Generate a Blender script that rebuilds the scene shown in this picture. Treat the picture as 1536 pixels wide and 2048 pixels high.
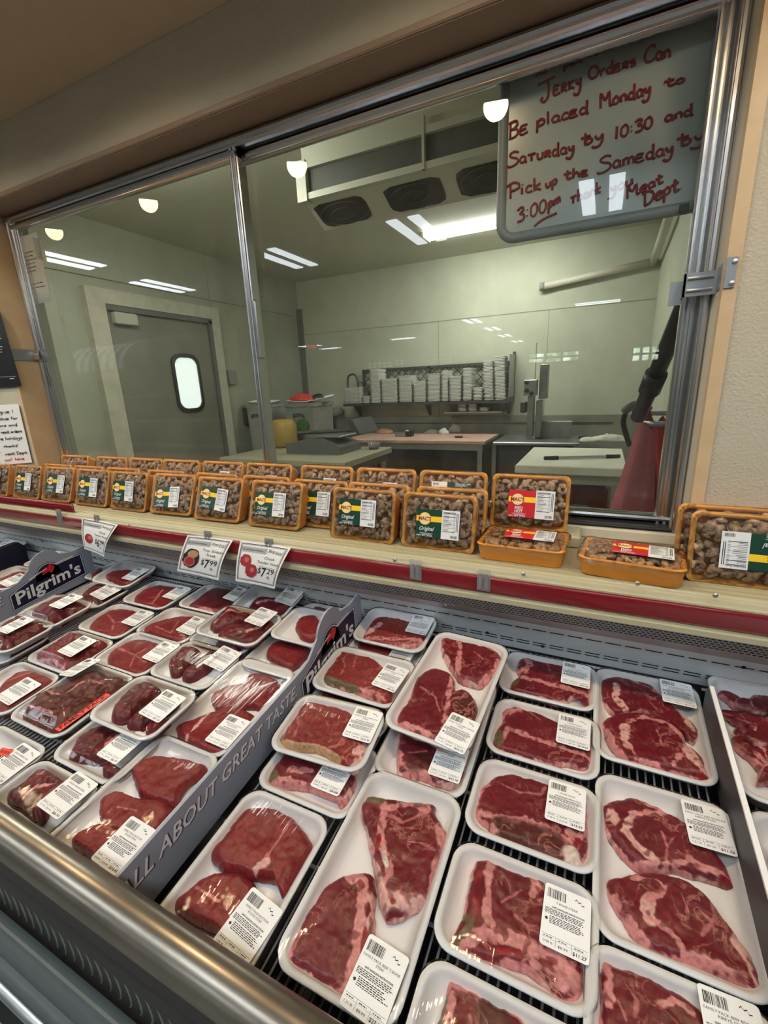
import bpy, math, random
from mathutils import Vector, Matrix, noise
random.seed(7)
for o in list(bpy.data.objects): bpy.data.objects.remove(o)
SC = bpy.context.scene
COL = SC.collection
# ---------------------------------------------------------------- camera
F = 895.28
PITCH, YAW, ROLL = -0.27215, -0.45214, -0.04205
CAMZ = 1.5
def cam_rows():
    cx, sx = math.cos(PITCH), math.sin(PITCH); cy, sy = math.cos(YAW), math.sin(YAW); cz, sz = math.cos(ROLL), math.sin(ROLL)
    base = Matrix(((1,0,0),(0,0,-1),(0,1,0)))
    yaw = Matrix(((cy,-sy,0),(sy,cy,0),(0,0,1)))
    pit = Matrix(((1,0,0),(0,cx,sx),(0,-sx,cx)))
    rol = Matrix(((cz,-sz,0),(sz,cz,0),(0,0,1)))
    return rol @ pit @ base @ yaw
RW = cam_rows()
RT = RW.transposed()
cam = bpy.data.cameras.new('camera'); camo = bpy.data.objects.new('camera', cam); COL.objects.link(camo)
m3 = Matrix((RW[0], -RW[1], -RW[2])).transposed()
camo.matrix_world = Matrix.Translation((0,0,CAMZ)) @ m3.to_4x4()
cam.sensor_fit = 'VERTICAL'; cam.sensor_height = 24.0; cam.lens = F/2048*24.0
cam.clip_start = 0.01; cam.clip_end = 100
SC.camera = camo
SC.view_settings.view_transform = 'Standard'; SC.view_settings.look = 'None'
SC.view_settings.gamma = 1.0; SC.view_settings.use_curve_mapping = False
SC.view_settings.exposure = 0.27
try:
    SC.cycles.transparent_max_bounces = 24; SC.cycles.max_bounces = 10
    SC.cycles.diffuse_bounces = 4; SC.cycles.glossy_bounces = 4
    SC.cycles.caustics_reflective = False; SC.cycles.caustics_refractive = False
    SC.cycles.sample_clamp_indirect = 4.0
except Exception: pass
# light levels
TROFFER = 15.0       # store fluorescent tubes
BACKTUBE = 34.0      # back-room fluorescent tubes
LAMP_W = 16.0         # warm recessed lamps over the case (watts, spot)
W = bpy.data.worlds.new('world'); SC.world = W; W.use_nodes = True
W.node_tree.nodes['Background'].inputs[0].default_value = (0.75, 0.85, 1.0, 1)
W.node_tree.nodes['Background'].inputs[1].default_value = 0.35
# ---------------------------------------------------------------- rays
O = Vector((0,0,CAMZ))
def ray(x, y): return RT @ Vector(((x-768)/F, (y-1024)/F, 1.0))
def onY(x, y, Y): d = ray(x, y); return O + d*(Y/d.y)
def onX(x, y, X): d = ray(x, y); return O + d*(X/d.x)
def onZ(x, y, z): d = ray(x, y); return O + d*((z-CAMZ)/d.z)
DZ0, DSL = 0.774, 0.096            # the sloped meat deck: z = DZ0 + DSL*Y
DTH = math.atan(DSL)
def deckz(Y): return DZ0 + DSL*Y
def onDeck(x, y, up=0.0):
    d = ray(x, y); t = (DZ0 + up - CAMZ)/(d.z - DSL*d.y); return O + d*t
# ---------------------------------------------------------------- materials
def lin(c):
    f = lambda v: (v/255/12.92) if v/255 <= .04045 else ((v/255+.055)/1.055)**2.4
    return tuple(f(v) for v in c)
MATS = {}
def mat(name, col=(.8,.8,.8), rough=.6, metal=0, emit=None, strength=0, bump=None, var=None, spec=.5, trans=None, coat=0, aniso=None):
    """procedural principled material; var=(scale, col2, amount) blotches, bump=(scale, strength, dist)"""
    if name in MATS: return MATS[name]
    m = bpy.data.materials.new(name); m.use_nodes = True; nt = m.node_tree; N = nt.nodes; L = nt.links
    b = N['Principled BSDF']
    b.inputs['Base Color'].default_value = (*col, 1); b.inputs['Roughness'].default_value = rough
    b.inputs['Metallic'].default_value = metal; b.inputs['Specular IOR Level'].default_value = spec
    b.inputs['Coat Weight'].default_value = coat; b.inputs['Coat Roughness'].default_value = .1
    if emit: b.inputs['Emission Color'].default_value = (*emit, 1); b.inputs['Emission Strength'].default_value = strength
    if var or bump: tc = N.new('ShaderNodeTexCoord')
    if var:
        n = N.new('ShaderNodeTexNoise'); n.inputs['Scale'].default_value = var[0]; n.inputs['Detail'].default_value = 5; n.inputs['Roughness'].default_value = .65
        src = tc.outputs['Object']
        if len(var) > 3:
            mp = N.new('ShaderNodeMapping'); mp.inputs['Scale'].default_value = var[3]; L.new(src, mp.inputs[0]); src = mp.outputs[0]
        L.new(src, n.inputs['Vector'])
        r = N.new('ShaderNodeValToRGB'); r.color_ramp.elements[0].position = .5-.25*var[2]; r.color_ramp.elements[1].position = .75
        r.color_ramp.elements[0].color = (*col, 1); r.color_ramp.elements[1].color = (*var[1], 1)
        L.new(n.outputs['Fac'], r.inputs[0]); L.new(r.outputs[0], b.inputs['Base Color'])
    if bump:
        n2 = N.new('ShaderNodeTexNoise'); n2.inputs['Scale'].default_value = bump[0]; n2.inputs['Detail'].default_value = 4
        src = tc.outputs['Object']
        if len(bump) > 3:
            mp = N.new('ShaderNodeMapping'); mp.inputs['Scale'].default_value = bump[3]; L.new(src, mp.inputs[0]); src = mp.outputs[0]
        L.new(src, n2.inputs['Vector'])
        bp = N.new('ShaderNodeBump'); bp.inputs['Strength'].default_value = bump[1]; bp.inputs['Distance'].default_value = bump[2]
        L.new(n2.outputs['Fac'], bp.inputs['Height']); L.new(bp.outputs[0], b.inputs['Normal'])
    MATS[name] = m; return m
def film_mat(name, ior, rough, tint, bscale, bstr, smear=None, stretch=(1,1,1), haze=0.0, ridges=None, const=None):
    """thin clear sheet: see-through with real fresnel reflection, wrinkles as bump"""
    m = bpy.data.materials.new(name); m.use_nodes = True; nt = m.node_tree; N = nt.nodes; L = nt.links
    for n in list(N): N.remove(n)
    out = N.new('ShaderNodeOutputMaterial'); tr = N.new('ShaderNodeBsdfTransparent'); tr.inputs[0].default_value = (*tint, 1)
    gl = N.new('ShaderNodeBsdfGlossy'); gl.inputs['Roughness'].default_value = rough
    fr = N.new('ShaderNodeFresnel'); fr.inputs[0].default_value = ior
    mx = N.new('ShaderNodeMixShader'); L.new(fr.outputs[0], mx.inputs[0]); L.new(tr.outputs[0], mx.inputs[1]); L.new(gl.outputs[0], mx.inputs[2])
    tc = N.new('ShaderNodeTexCoord')
    if bscale:
        mp = N.new('ShaderNodeMapping'); mp.inputs['Scale'].default_value = stretch
        no = N.new('ShaderNodeTexNoise'); no.inputs['Scale'].default_value = bscale; no.inputs['Detail'].default_value = 3; no.inputs['Distortion'].default_value = .6
        bp = N.new('ShaderNodeBump'); bp.inputs['Strength'].default_value = bstr; bp.inputs['Distance'].default_value = .01
        L.new(tc.outputs['Object'], mp.inputs[0]); L.new(mp.outputs[0], no.inputs['Vector']); hgt = no.outputs['Fac']
        if ridges:
            mp3 = N.new('ShaderNodeMapping'); mp3.inputs['Scale'].default_value = ridges[1]; n3 = N.new('ShaderNodeTexNoise'); n3.inputs['Scale'].default_value = ridges[0]; n3.inputs['Detail'].default_value = 2
            L.new(tc.outputs['Object'], mp3.inputs[0]); L.new(mp3.outputs[0], n3.inputs['Vector'])
            k = N.new('ShaderNodeMath'); k.operation = 'MULTIPLY_ADD'; k.inputs[1].default_value = ridges[2]; L.new(n3.outputs['Fac'], k.inputs[0]); L.new(no.outputs['Fac'], k.inputs[2]); hgt = k.outputs[0]
        L.new(hgt, bp.inputs['Height'])
        L.new(bp.outputs[0], gl.inputs['Normal']); L.new(bp.outputs[0], fr.inputs['Normal'])
    if const is not None:
        nt.links.remove(mx.inputs[0].links[0]); mx.inputs[0].default_value = const
    last = mx
    if haze or smear:
        df = N.new('ShaderNodeBsdfDiffuse'); df.inputs[0].default_value = (.8,.8,.8,1)
        mx2 = N.new('ShaderNodeMixShader'); mx2.inputs[0].default_value = haze
        if smear:
            n = N.new('ShaderNodeTexNoise'); n.inputs['Scale'].default_value = smear[0]; n.inputs['Detail'].default_value = 8; n.inputs['Roughness'].default_value = .75
            mp2 = N.new('ShaderNodeMapping'); mp2.inputs['Scale'].default_value = (1,1,.35)
            L.new(tc.outputs['Object'], mp2.inputs[0]); L.new(mp2.outputs[0], n.inputs['Vector'])
            r = N.new('ShaderNodeMapRange'); r.inputs[1].default_value = .45; r.inputs[2].default_value = .9; r.inputs[3].default_value = haze; r.inputs[4].default_value = smear[1]
            L.new(n.outputs['Fac'], r.inputs[0]); L.new(r.outputs[0], mx2.inputs[0])
        L.new(mx.outputs[0], mx2.inputs[1]); L.new(df.outputs[0], mx2.inputs[2]); last = mx2
    L.new(last.outputs[0], out.inputs[0]); MATS[name] = m; return m
def meat_mat():
    m = bpy.data.materials.new('beef'); m.use_nodes = True; nt = m.node_tree; N = nt.nodes; L = nt.links; b = N['Principled BSDF']
    at = N.new('ShaderNodeVertexColor'); at.layer_name = 'Col'
    tc = N.new('ShaderNodeTexCoord')
    n = N.new('ShaderNodeTexNoise'); n.inputs['Scale'].default_value = 34; n.inputs['Detail'].default_value = 5; n.inputs['Roughness'].default_value = .6; n.inputs['Distortion'].default_value = .7
    L.new(tc.outputs['Object'], n.inputs['Vector'])
    s = N.new('ShaderNodeMath'); s.operation = 'SUBTRACT'; s.inputs[1].default_value = .5; L.new(n.outputs['Fac'], s.inputs[0])
    a = N.new('ShaderNodeMath'); a.operation = 'ABSOLUTE'; L.new(s.outputs[0], a.inputs[0])
    r = N.new('ShaderNodeMapRange'); r.inputs[1].default_value = .0; r.inputs[2].default_value = .040; r.inputs[3].default_value = 1; r.inputs[4].default_value = 0; L.new(a.outputs[0], r.inputs[0])
    mk = N.new('ShaderNodeTexNoise'); mk.inputs['Scale'].default_value = 22; mk.inputs['Detail'].default_value = 2; L.new(tc.outputs['Object'], mk.inputs['Vector'])
    mr = N.new('ShaderNodeMapRange'); mr.inputs[1].default_value = .46; mr.inputs[2].default_value = .62; L.new(mk.outputs['Fac'], mr.inputs[0])
    p1 = N.new('ShaderNodeMath'); p1.operation = 'MULTIPLY'; L.new(r.outputs[0], p1.inputs[0]); L.new(mr.outputs[0], p1.inputs[1])
    p2 = N.new('ShaderNodeMath'); p2.operation = 'MULTIPLY'; L.new(p1.outputs[0], p2.inputs[0]); L.new(at.outputs['Alpha'], p2.inputs[1])
    g = N.new('ShaderNodeTexNoise'); g.inputs['Scale'].default_value = 160; g.inputs['Detail'].default_value = 4; L.new(tc.outputs['Object'], g.inputs['Vector'])
    gr = N.new('ShaderNodeMapRange'); gr.inputs[1].default_value = .3; gr.inputs[2].default_value = .7; gr.inputs[3].default_value = .72; gr.inputs[4].default_value = 1.28; L.new(g.outputs['Fac'], gr.inputs[0])
    mu = N.new('ShaderNodeVectorMath'); mu.operation = 'SCALE'; L.new(at.outputs['Color'], mu.inputs[0]); L.new(gr.outputs[0], mu.inputs['Scale'])
    mix = N.new('ShaderNodeMix'); mix.data_type = 'RGBA'; L.new(p2.outputs[0], mix.inputs[0]); L.new(mu.outputs[0], mix.inputs[6]); mix.inputs[7].default_value = (.60,.24,.20,1)
    L.new(mix.outputs[2], b.inputs['Base Color']); b.inputs['Roughness'].default_value = .36; b.inputs['Specular IOR Level'].default_value = .40
    b.inputs['Subsurface Weight'].default_value = 0.0
    bp = N.new('ShaderNodeBump'); bp.inputs['Strength'].default_value = .35; bp.inputs['Distance'].default_value = .0015; L.new(g.outputs['Fac'], bp.inputs['Height']); L.new(bp.outputs[0], b.inputs['Normal'])
    MATS['beef'] = m; return m
# ---------------------------------------------------------------- mesh helpers
class MB:
    def __init__(s): s.v = []; s.f = []; s.c = None
    def add(s, vs, fs, M=None):
        k = len(s.v)
        s.v += [tuple(M @ Vector(v)) for v in vs] if M else [tuple(v) for v in vs]
        s.f += [tuple(i+k for i in f) for f in fs]; return s
    def box(s, c, d, M=None, bev=0.0):
        x, y, z = (q/2 for q in d); e = min(bev, x*.9, y*.9, z*.9)
        if e <= 0:
            vs = [(c[0]+a*x, c[1]+b*y, c[2]+g*z) for a in (-1,1) for b in (-1,1) for g in (-1,1)]
            return s.add(vs, [(0,1,3,2),(4,6,7,5),(0,4,5,1),(2,3,7,6),(0,2,6,4),(1,5,7,3)], M)
        def oct_(ex, zz):
            X, Y = x-ex, y-ex; k = e*.6
            return [(c[0]+a, c[1]+b, c[2]+zz) for a, b in ((X-k,-Y),(X,-Y+k),(X,Y-k),(X-k,Y),(-X+k,Y),(-X,Y-k),(-X,-Y+k),(-X+k,-Y))]
        R = [oct_(e,-z), oct_(0,-z+e), oct_(0,z-e), oct_(e,z)]
        vs = sum(R, []); fs = []
        for i in range(3):
            for j in range(8): fs.append((i*8+j, i*8+(j+1)%8, (i+1)*8+(j+1)%8, (i+1)*8+j))
        fs += [tuple(range(7,-1,-1)), tuple(range(24,32))]
        return s.add(vs, fs, M)
    def b2(s, lo, hi, bev=0.0): return s.box([(a+b)/2 for a, b in zip(lo, hi)], [abs(b-a) for a, b in zip(lo, hi)], None, bev)
    def tube(s, pts, r, n=10, cap=True, M=None):
        pts = [Vector(p) for p in pts]; rs = r if isinstance(r, (list, tuple)) else [r]*len(pts)
        vs = []; fs = []; up = None
        for i, p in enumerate(pts):
            t = (pts[min(i+1, len(pts)-1)] - pts[max(i-1, 0)]).normalized()
            if up is None: up = Vector((0,0,1)) if abs(t.z) < .9 else Vector((1,0,0))
            a = t.cross(up).normalized(); b = a.cross(t).normalized(); up = b
            for k in range(n):
                an = 2*math.pi*k/n; vs.append(p + a*(rs[i]*math.cos(an)) + b*(rs[i]*math.sin(an)))
        for i in range(len(pts)-1):
            for k in range(n): fs.append((i*n+k, i*n+(k+1)%n, (i+1)*n+(k+1)%n, (i+1)*n+k))
        if cap: fs += [tuple(range(n-1,-1,-1)), tuple(range((len(pts)-1)*n, len(pts)*n))]
        return s.add(vs, fs, M)
    def lathe(s, prof, n=24, M=None, cap0=False, cap1=False):
        vs = [(r*math.cos(2*math.pi*k/n), r*math.sin(2*math.pi*k/n), z) for r, z in prof for k in range(n)]; fs = []
        for i in range(len(prof)-1):
            for k in range(n): fs.append((i*n+k, i*n+(k+1)%n, (i+1)*n+(k+1)%n, (i+1)*n+k))
        if cap0: fs.append(tuple(range(n-1,-1,-1)))
        if cap1: fs.append(tuple(range((len(prof)-1)*n, len(prof)*n)))
        return s.add(vs, fs, M)
    def prism(s, poly, z0, z1, M=None):
        n = len(poly)
        ar = sum(poly[i][0]*poly[(i+1)%n][1]-poly[(i+1)%n][0]*poly[i][1] for i in range(n))
        if ar < 0: poly = poly[::-1]
        vs = [(x,y,z0) for x, y in poly] + [(x,y,z1) for x, y in poly]
        fs = [tuple(range(n-1,-1,-1)), tuple(range(n,2*n))] + [(i,(i+1)%n,n+(i+1)%n,n+i) for i in range(n)]
        return s.add(vs, fs, M)
    def sweepx(s, prof, x0, x1, closed=False, M=None):
        """profile of (y,z) points swept along X"""
        n = len(prof); vs = [(x0,y,z) for y, z in prof] + [(x1,y,z) for y, z in prof]
        k = n if closed else n-1
        fs = [(i,(i+1)%n,n+(i+1)%n,n+i) for i in range(k)]
        if closed: fs += [tuple(range(n-1,-1,-1)), tuple(range(n,2*n))]
        return s.add(vs, fs, M)
    def quad(s, a, b, c, d): return s.add([a,b,c,d], [(0,1,2,3)])
    def rect(s, x0, y0, x1, y1, z=0): return s.add([(x0,y0,z),(x1,y0,z),(x1,y1,z),(x0,y1,z)], [(0,1,2,3)])
    def poly(s, pts, z=0):
        if sum(pts[i][0]*pts[(i+1)%len(pts)][1]-pts[(i+1)%len(pts)][0]*pts[i][1] for i in range(len(pts))) < 0: pts = pts[::-1]
        return s.add([(x,y,z) for x, y in pts], [tuple(range(len(pts)))])
    def map(s, fn): s.v = [tuple(fn(*v)) for v in s.v]; return s
    def mesh(s, name, m=None, smooth=False):
        me = bpy.data.meshes.new(name); me.from_pydata(s.v, [], s.f)
        if m: me.materials.append(m)
        if smooth: me.polygons.foreach_set('use_smooth', [True]*len(me.polygons))
        if s.c:
            ca = me.color_attributes.new('Col', 'FLOAT_COLOR', 'POINT')
            ca.data.foreach_set('color', [q for c in s.c for q in c])
        me.update(); return me
def link(name, data, parent=None, M=None):
    o = bpy.data.objects.new(name, data); COL.objects.link(o)
    if parent: o.parent = parent
    if M is not None: o.matrix_local = M
    return o
def ob(name, mb, m, parent=None, M=None, smooth=False):
    me = mb.mesh(name, m, smooth)
    return link(name, me, parent, M)
def smooth_by_angle(o, ang=40):
    me = o.data
    me.polygons.foreach_set('use_smooth', [True]*len(me.polygons))
    try: me.set_sharp_from_angle(angle=math.radians(ang))
    except Exception: pass
    return o
def tag(o, label=None, cat=None, group=None, kind=None):
    if label: o['label'] = label
    if cat: o['category'] = cat
    if group: o['group'] = group
    if kind: o['kind'] = kind
    return o
def empty(name, label, cat, M=None, group=None):
    o = bpy.data.objects.new(name, None); COL.objects.link(o); o.empty_display_size = .02
    if M is not None: o.matrix_world = M
    return tag(o, label, cat, group)
def T(x, y, z): return Matrix.Translation((x,y,z))
def RX(d): return Matrix.Rotation(math.radians(d), 4, 'X')
def RY(d): return Matrix.Rotation(math.radians(d), 4, 'Y')
def RZ(d): return Matrix.Rotation(math.radians(d), 4, 'Z')
def struct(name, mb, m, smooth=False):
    o = ob(name, mb, m, None, None, smooth); o['kind'] = 'structure'; return o
# text as mesh outlines (built-in font)
TXT = {}
def text_geo(s, offset=0.0):
    key = (s, offset)
    if key in TXT: return TXT[key]
    cu = bpy.data.curves.new('t', 'FONT'); cu.body = s; cu.size = 1; cu.resolution_u = 2; cu.offset = offset
    o = bpy.data.objects.new('t', cu); me = bpy.data.meshes.new_from_object(o)
    vs = [(v.co.x, v.co.y) for v in me.vertices]; fs = [tuple(p.vertices) for p in me.polygons]
    bpy.data.objects.remove(o); bpy.data.curves.remove(cu); bpy.data.meshes.remove(me)
    xs = [v[0] for v in vs] or [0,1]; x0, x1 = min(xs), max(xs)
    TXT[key] = ([(x-x0, y) for x, y in vs], fs, x1-x0); return TXT[key]
def put_text(mb, s, x, y, h, width=None, align='L', z=0, shear=0, off=0.0, rot=0):
    """h = capital height; width squeezes the line to that width"""
    vs, fs, w = text_geo(s, off); sc = h/0.70; sx = width/w if width else sc
    tw = w*sx; dx = {'L':0,'C':-tw/2,'R':-tw}[align]; ca, sa = math.cos(rot), math.sin(rot)
    pts = []
    for a, b in vs:
        px, py = a*sx+dx+b*sc*shear, b*sc
        pts.append((x+px*ca-py*sa, y+px*sa+py*ca, z))
    mb.add(pts, fs); return mb
def smooth_closed(pts, n):
    """closed Catmull-Rom through pts resampled to n points"""
    k = len(pts); out = []
    for i in range(k):
        p0, p1, p2, p3 = (Vector(pts[(i+d)%k]) for d in (-1,0,1,2))
        for j in range(8):
            t = j/8; out.append(.5*((2*p1)+(p2-p0)*t+(2*p0-5*p1+4*p2-p3)*t*t+(3*p1-p0-3*p2+p3)*t**3))
    L = [0]
    for i in range(len(out)): L.append(L[-1]+(out[(i+1)%len(out)]-out[i]).length)
    res = []; j = 0
    for i in range(n):
        d = L[-1]*i/n
        while L[j+1] < d: j += 1
        t = (d-L[j])/max(1e-9, L[j+1]-L[j]); res.append(out[j].lerp(out[(j+1)%len(out)], t))
    return res
def smooth_open(pts, sub=4):
    pts = [Vector(p) for p in pts]
    if len(pts) < 3: return pts
    out = []
    for i in range(len(pts)-1):
        p0, p1, p2, p3 = pts[max(i-1,0)], pts[i], pts[i+1], pts[min(i+2,len(pts)-1)]
        for j in range(sub):
            t = j/sub; out.append(.5*((2*p1)+(p2-p0)*t+(2*p0-5*p1+4*p2-p3)*t*t+(3*p1-p0-3*p2+p3)*t**3))
    return out+[pts[-1]]
def rrect(w, l, r, n=6):
    out = []
    for cx, cy, a0 in ((w/2-r,l/2-r,0),(-w/2+r,l/2-r,90),(-w/2+r,-l/2+r,180),(w/2-r,-l/2+r,270)):
        for i in range(n+1):
            a = math.radians(a0+90*i/n); out.append((cx+r*math.cos(a), cy+r*math.sin(a)))
    return out
# ================================================================ materials
wallm = mat('painted_texture_wall', lin((182,174,154)), .75, bump=(190,.6,.003), var=(3,lin((190,182,164)),.6))
soffm = mat('painted_soffit', lin((190,172,146)), .8, bump=(200,.5,.003))
trimm = mat('tan_trim', lin((206,180,144)), .55, var=(14,lin((192,164,128)),.8))
headm = mat('brown_head_casing', lin((150,128,110)), .4, bump=(30,.15,.002,(.05,1,1)))
jambm = mat('cream_jamb', lin((205,196,176)), .5)
alum = mat('aluminium_frame', (.62,.62,.63), .22, 1, bump=(50,.06,.001))
alumx = mat('aluminium_frame_long', (.55,.54,.55), .25, 1, bump=(60,.12,.001,(.02,1,1)))
steel = mat('brushed_steel', (.55,.55,.55), .32, 1, bump=(80,.15,.001))
darkseal = mat('dark_seal', (.015,.015,.017), .5)
galv = mat('galvanised_steel', (.34,.36,.38), .42, .9)
black = mat('black_plastic', (.012,.012,.013), .35)
white = mat('white_paint', (.78,.78,.76), .5)
paper = mat('paper', (.80,.79,.76), .8)
ink = mat('black_ink', (.02,.02,.022), .7)
cream = mat('cream_metal', lin((178,170,140)), .52)
redm = mat('red_rail_plastic', (.22,.008,.014), .22, coat=.4)
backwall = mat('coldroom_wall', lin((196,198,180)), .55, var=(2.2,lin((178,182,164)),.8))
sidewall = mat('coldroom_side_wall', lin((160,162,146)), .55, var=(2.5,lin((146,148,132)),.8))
backceil = mat('coldroom_ceiling', lin((190,190,172)), .6)
floorm = mat('store_floor', lin((150,146,138)), .6, var=(5,lin((136,132,124)),.7))
tubem = mat('fluorescent_tube', (.9,.95,1), .5, emit=(.86,.95,1.0), strength=TROFFER)
btubem = mat('coldroom_tube', (.95,1,.95), .5, emit=(1.0,1.0,.90), strength=BACKTUBE)
bulbm = mat('warm_bulb', (1,.8,.5), .5, emit=(1.0,.80,.52), strength=24)
conem = mat('lamp_reflector', (.85,.66,.40), .28, .6)
glassm = film_mat('window_glass', 1.52, .0, (.90,.93,.90), 0, 0, smear=(9,.07), haze=.012)
film = film_mat('stretch_film', 1.29, .045, (.99,.99,.99), 9, .30, stretch=(1,.6,1), haze=.002, ridges=(170,(1,.06,.2),.22))
film2 = film_mat('crinkled_film', 1.38, .05, (.99,.99,.99), 55, 1.0, stretch=(1,.7,1), haze=.004)
clearp = film_mat('clear_plastic', 1.49, .06, (.92,.92,.93), 0, 0, haze=.22)
beef = meat_mat()
YF, YW = 1.17, 1.075                 # window frame plane, wall face
WX0, WX1, WZ0, WZ1 = -2.145, .185, 1.12, 2.202
SOFZ = 2.392
# ================================================================ shell
m = MB()
m.b2((-6,YW,0),(WX0,YW+.16,3.6)); struct('wall_front_left', m, wallm)
m = MB().b2((WX1,YW,0),(3.2,YW+.16,3.6)); struct('wall_front_right', m, wallm)
m = MB().b2((WX0,YW,WZ1),(WX1,YW+.16,3.6)); struct('wall_front_above', m, wallm)
m = MB().b2((WX0,YW+.03,0),(WX1,YW+.16,WZ0)); struct('wall_front_below', m, wallm)
m = MB().b2((-6,.54,SOFZ),(3.2,YW-.001,SOFZ+.06)); struct('ceiling_soffit', m, soffm)
m = MB().b2((-6,.48,SOFZ),(3.2,.54,3.6)); struct('wall_soffit_front', m, wallm)
m = MB().b2((-14,-24,3.6),(8,YW+.16,3.7)); struct('ceiling_store', m, mat('store_ceiling', lin((205,205,198)), .8))
m = MB().b2((-14,-24,-.1),(8,6.0,0)); struct('floor', m, floorm)
storew = mat('store_wall', lin((176,172,162)), .8)
m = MB().b2((-14,-24.1,0),(8,-24,3.7)); struct('wall_store_far', m, storew)
m = MB().b2((-14.1,-24,0),(-14,YW+.16,3.7)); struct('wall_store_left', m, storew)
m = MB().b2((8,-24,0),(8.1,YW+.16,3.7)); struct('wall_store_right', m, storew)
m = MB().b2((-14,YW,0),(-6,YW+.16,3.6)).b2((3.2,YW,0),(8,YW+.16,3.6)); struct('wall_store_near', m, wallm)
# cold room behind the window
BX0, BX1, BY, BZ = -4.0, .42, 5.72, 2.95
m = MB().b2((BX0-.1,BY,0),(BX1+.1,BY+.1,BZ)); struct('wall_back', m, backwall)
for nm, a, b in (('trim_1',(BX0,BY-.004,2.255),(BX1,BY,2.262)), ('trim_2',(-1.92,BY-.004,1.1),(-1.914,BY,2.26)), ('trim_3',(-.62,BY-.004,1.1),(-.614,BY,2.26))):
    m = MB().b2(a,b); struct(nm, m, mat('panel_joint', lin((150,152,138)), .6))
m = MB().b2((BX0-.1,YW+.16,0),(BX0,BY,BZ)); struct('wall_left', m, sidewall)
m = MB().b2((BX1,YW+.16,0),(BX1+.1,BY,BZ)); struct('wall_right', m, backwall)
m = MB().b2((BX0-.1,YW+.16,BZ),(BX1+.1,BY+.1,BZ+.1)); struct('ceiling_coldroom', m, backceil)
m = MB().b2((BX0,BY-.05,0),(BX0+.07,BY,2.60)); struct('trim_4', m, mat('corner_guard', lin((104,106,100)), .5))
m = MB().b2((BX0+.07,BY-.02,.0),(BX1,BY,1.10)); struct('trim_5', m, mat('stained_wainscot', lin((150,150,136)), .5, var=(3,lin((112,112,102)),1)))
m = MB().b2((BX0+.0,2.2,2.50),(BX0+.015,5.6,2.512)); struct('trim_6', m, mat('panel_joint'))
m = MB().b2((BX0,4.06,2.28),(BX0+.006,4.07,2.95)); struct('trim_7', m, mat('panel_joint'))
# window reveal: head casing, jambs, tan edge trim
m = MB().b2((WX0-.05,YW-.006,WZ1-.010),(WX1+.05,YW+.02,WZ1+.006),.003).b2((WX0,YW,WZ1-.012),(WX1,YF+.03,WZ1)); struct('trim_8', m, headm)
m = MB().b2((WX1-.004,YW-.004,WZ0),(WX1+.018,YW+.02,WZ1)); struct('trim_9', m, trimm)
m = MB().b2((WX1-.003,YW+.02,WZ0),(WX1+.01,YF+.02,WZ1)); struct('trim_10', m, jambm)
m = MB().b2((WX0-.012,YW-.003,WZ0),(WX0+.004,YW+.02,WZ1)).b2((WX0-.01,YW+.02,WZ0),(WX0+.004,YF+.02,WZ1)); struct('trim_11', m, trimm)
m = MB().b2((WX0,YF-.012,WZ0-.0),(WX1,YF+.05,WZ0+.028),.004); struct('trim_12', m, jambm)
# sliding window
win = empty('window_1', None, None, T(0,0,0)); win['kind'] = 'structure'
def frame_bar(a, b, n=3, M=None):
    """extruded aluminium bar with ribs along its long side"""
    m = MB().b2(a, b, .004); d = [abs(q-p) for p, q in zip(a, b)]
    ax = 0 if d[0] > d[2] else 2; ot = 2 if ax == 0 else 0
    for k in range(n):
        t = (k+.5)/n; p0 = list(a); p1 = list(b); w = d[ot]/n*.32
        c = min(a[ot],b[ot])+d[ot]*t; q0 = [0,0,0]; q1 = [0,0,0]
        q0[ax] = min(a[ax],b[ax]); q1[ax] = max(a[ax],b[ax]); q0[ot] = q1[ot] = c; q0[1] = q1[1] = min(a[1],b[1])
        m.tube([q0,q1], w, 8)
    return m
zt, zb = WZ1-.012, WZ0+.028
o = ob('head_track', frame_bar((WX0,YF-.004,zt-.028),(WX1,YF+.06,zt),1), alumx, win); o = ob('sill_track', frame_bar((WX0,YF,zb),(WX1,YF+.06,zb+.012),1), darkseal, win)
ob('jamb_frame', frame_bar((WX1-.022,YF,zb),(WX1,YF+.06,zt),1), alum, win)
ob('jamb_frame', frame_bar((WX0,YF,zb),(WX0+.03,YF+.06,zt),1), alum, win)
MX = -1.002
def sash(x0, x1, y0, name):
    w = .028; s = MB()
    for a, b, n in (((x0,y0,zt-.054),(x1,y0+.022,zt-.027),1),((x0,y0,zb+.012),(x1,y0+.022,zb+.034),1),
                    ((x0,y0,zb+.012),(x0+w,y0+.022,zt-.027),2),((x1-w,y0,zb+.012),(x1,y0+.022,zt-.027),2)):
        q = frame_bar(a,b,n); s.add(q.v, q.f)
    o = smooth_by_angle(ob(name, s, alum, win))
    ob('glass_pane', MB().quad((x0+w,y0+.01,zb+.034),(x1-w,y0+.01,zb+.034),(x1-w,y0+.01,zt-.054),(x0+w,y0+.01,zt-.054)), glassm, o)
    return o
sl = sash(WX0+.03, MX+.02, YF+.002, 'sliding_sash'); sr = sash(MX-.02, WX1-.022, YF+.032, 'fixed_sash')
ob('pull_handle', MB().b2((MX+.021,YF-.006,1.60),(MX+.034,YF+.018,1.77),.005), alum, sl)
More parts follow.
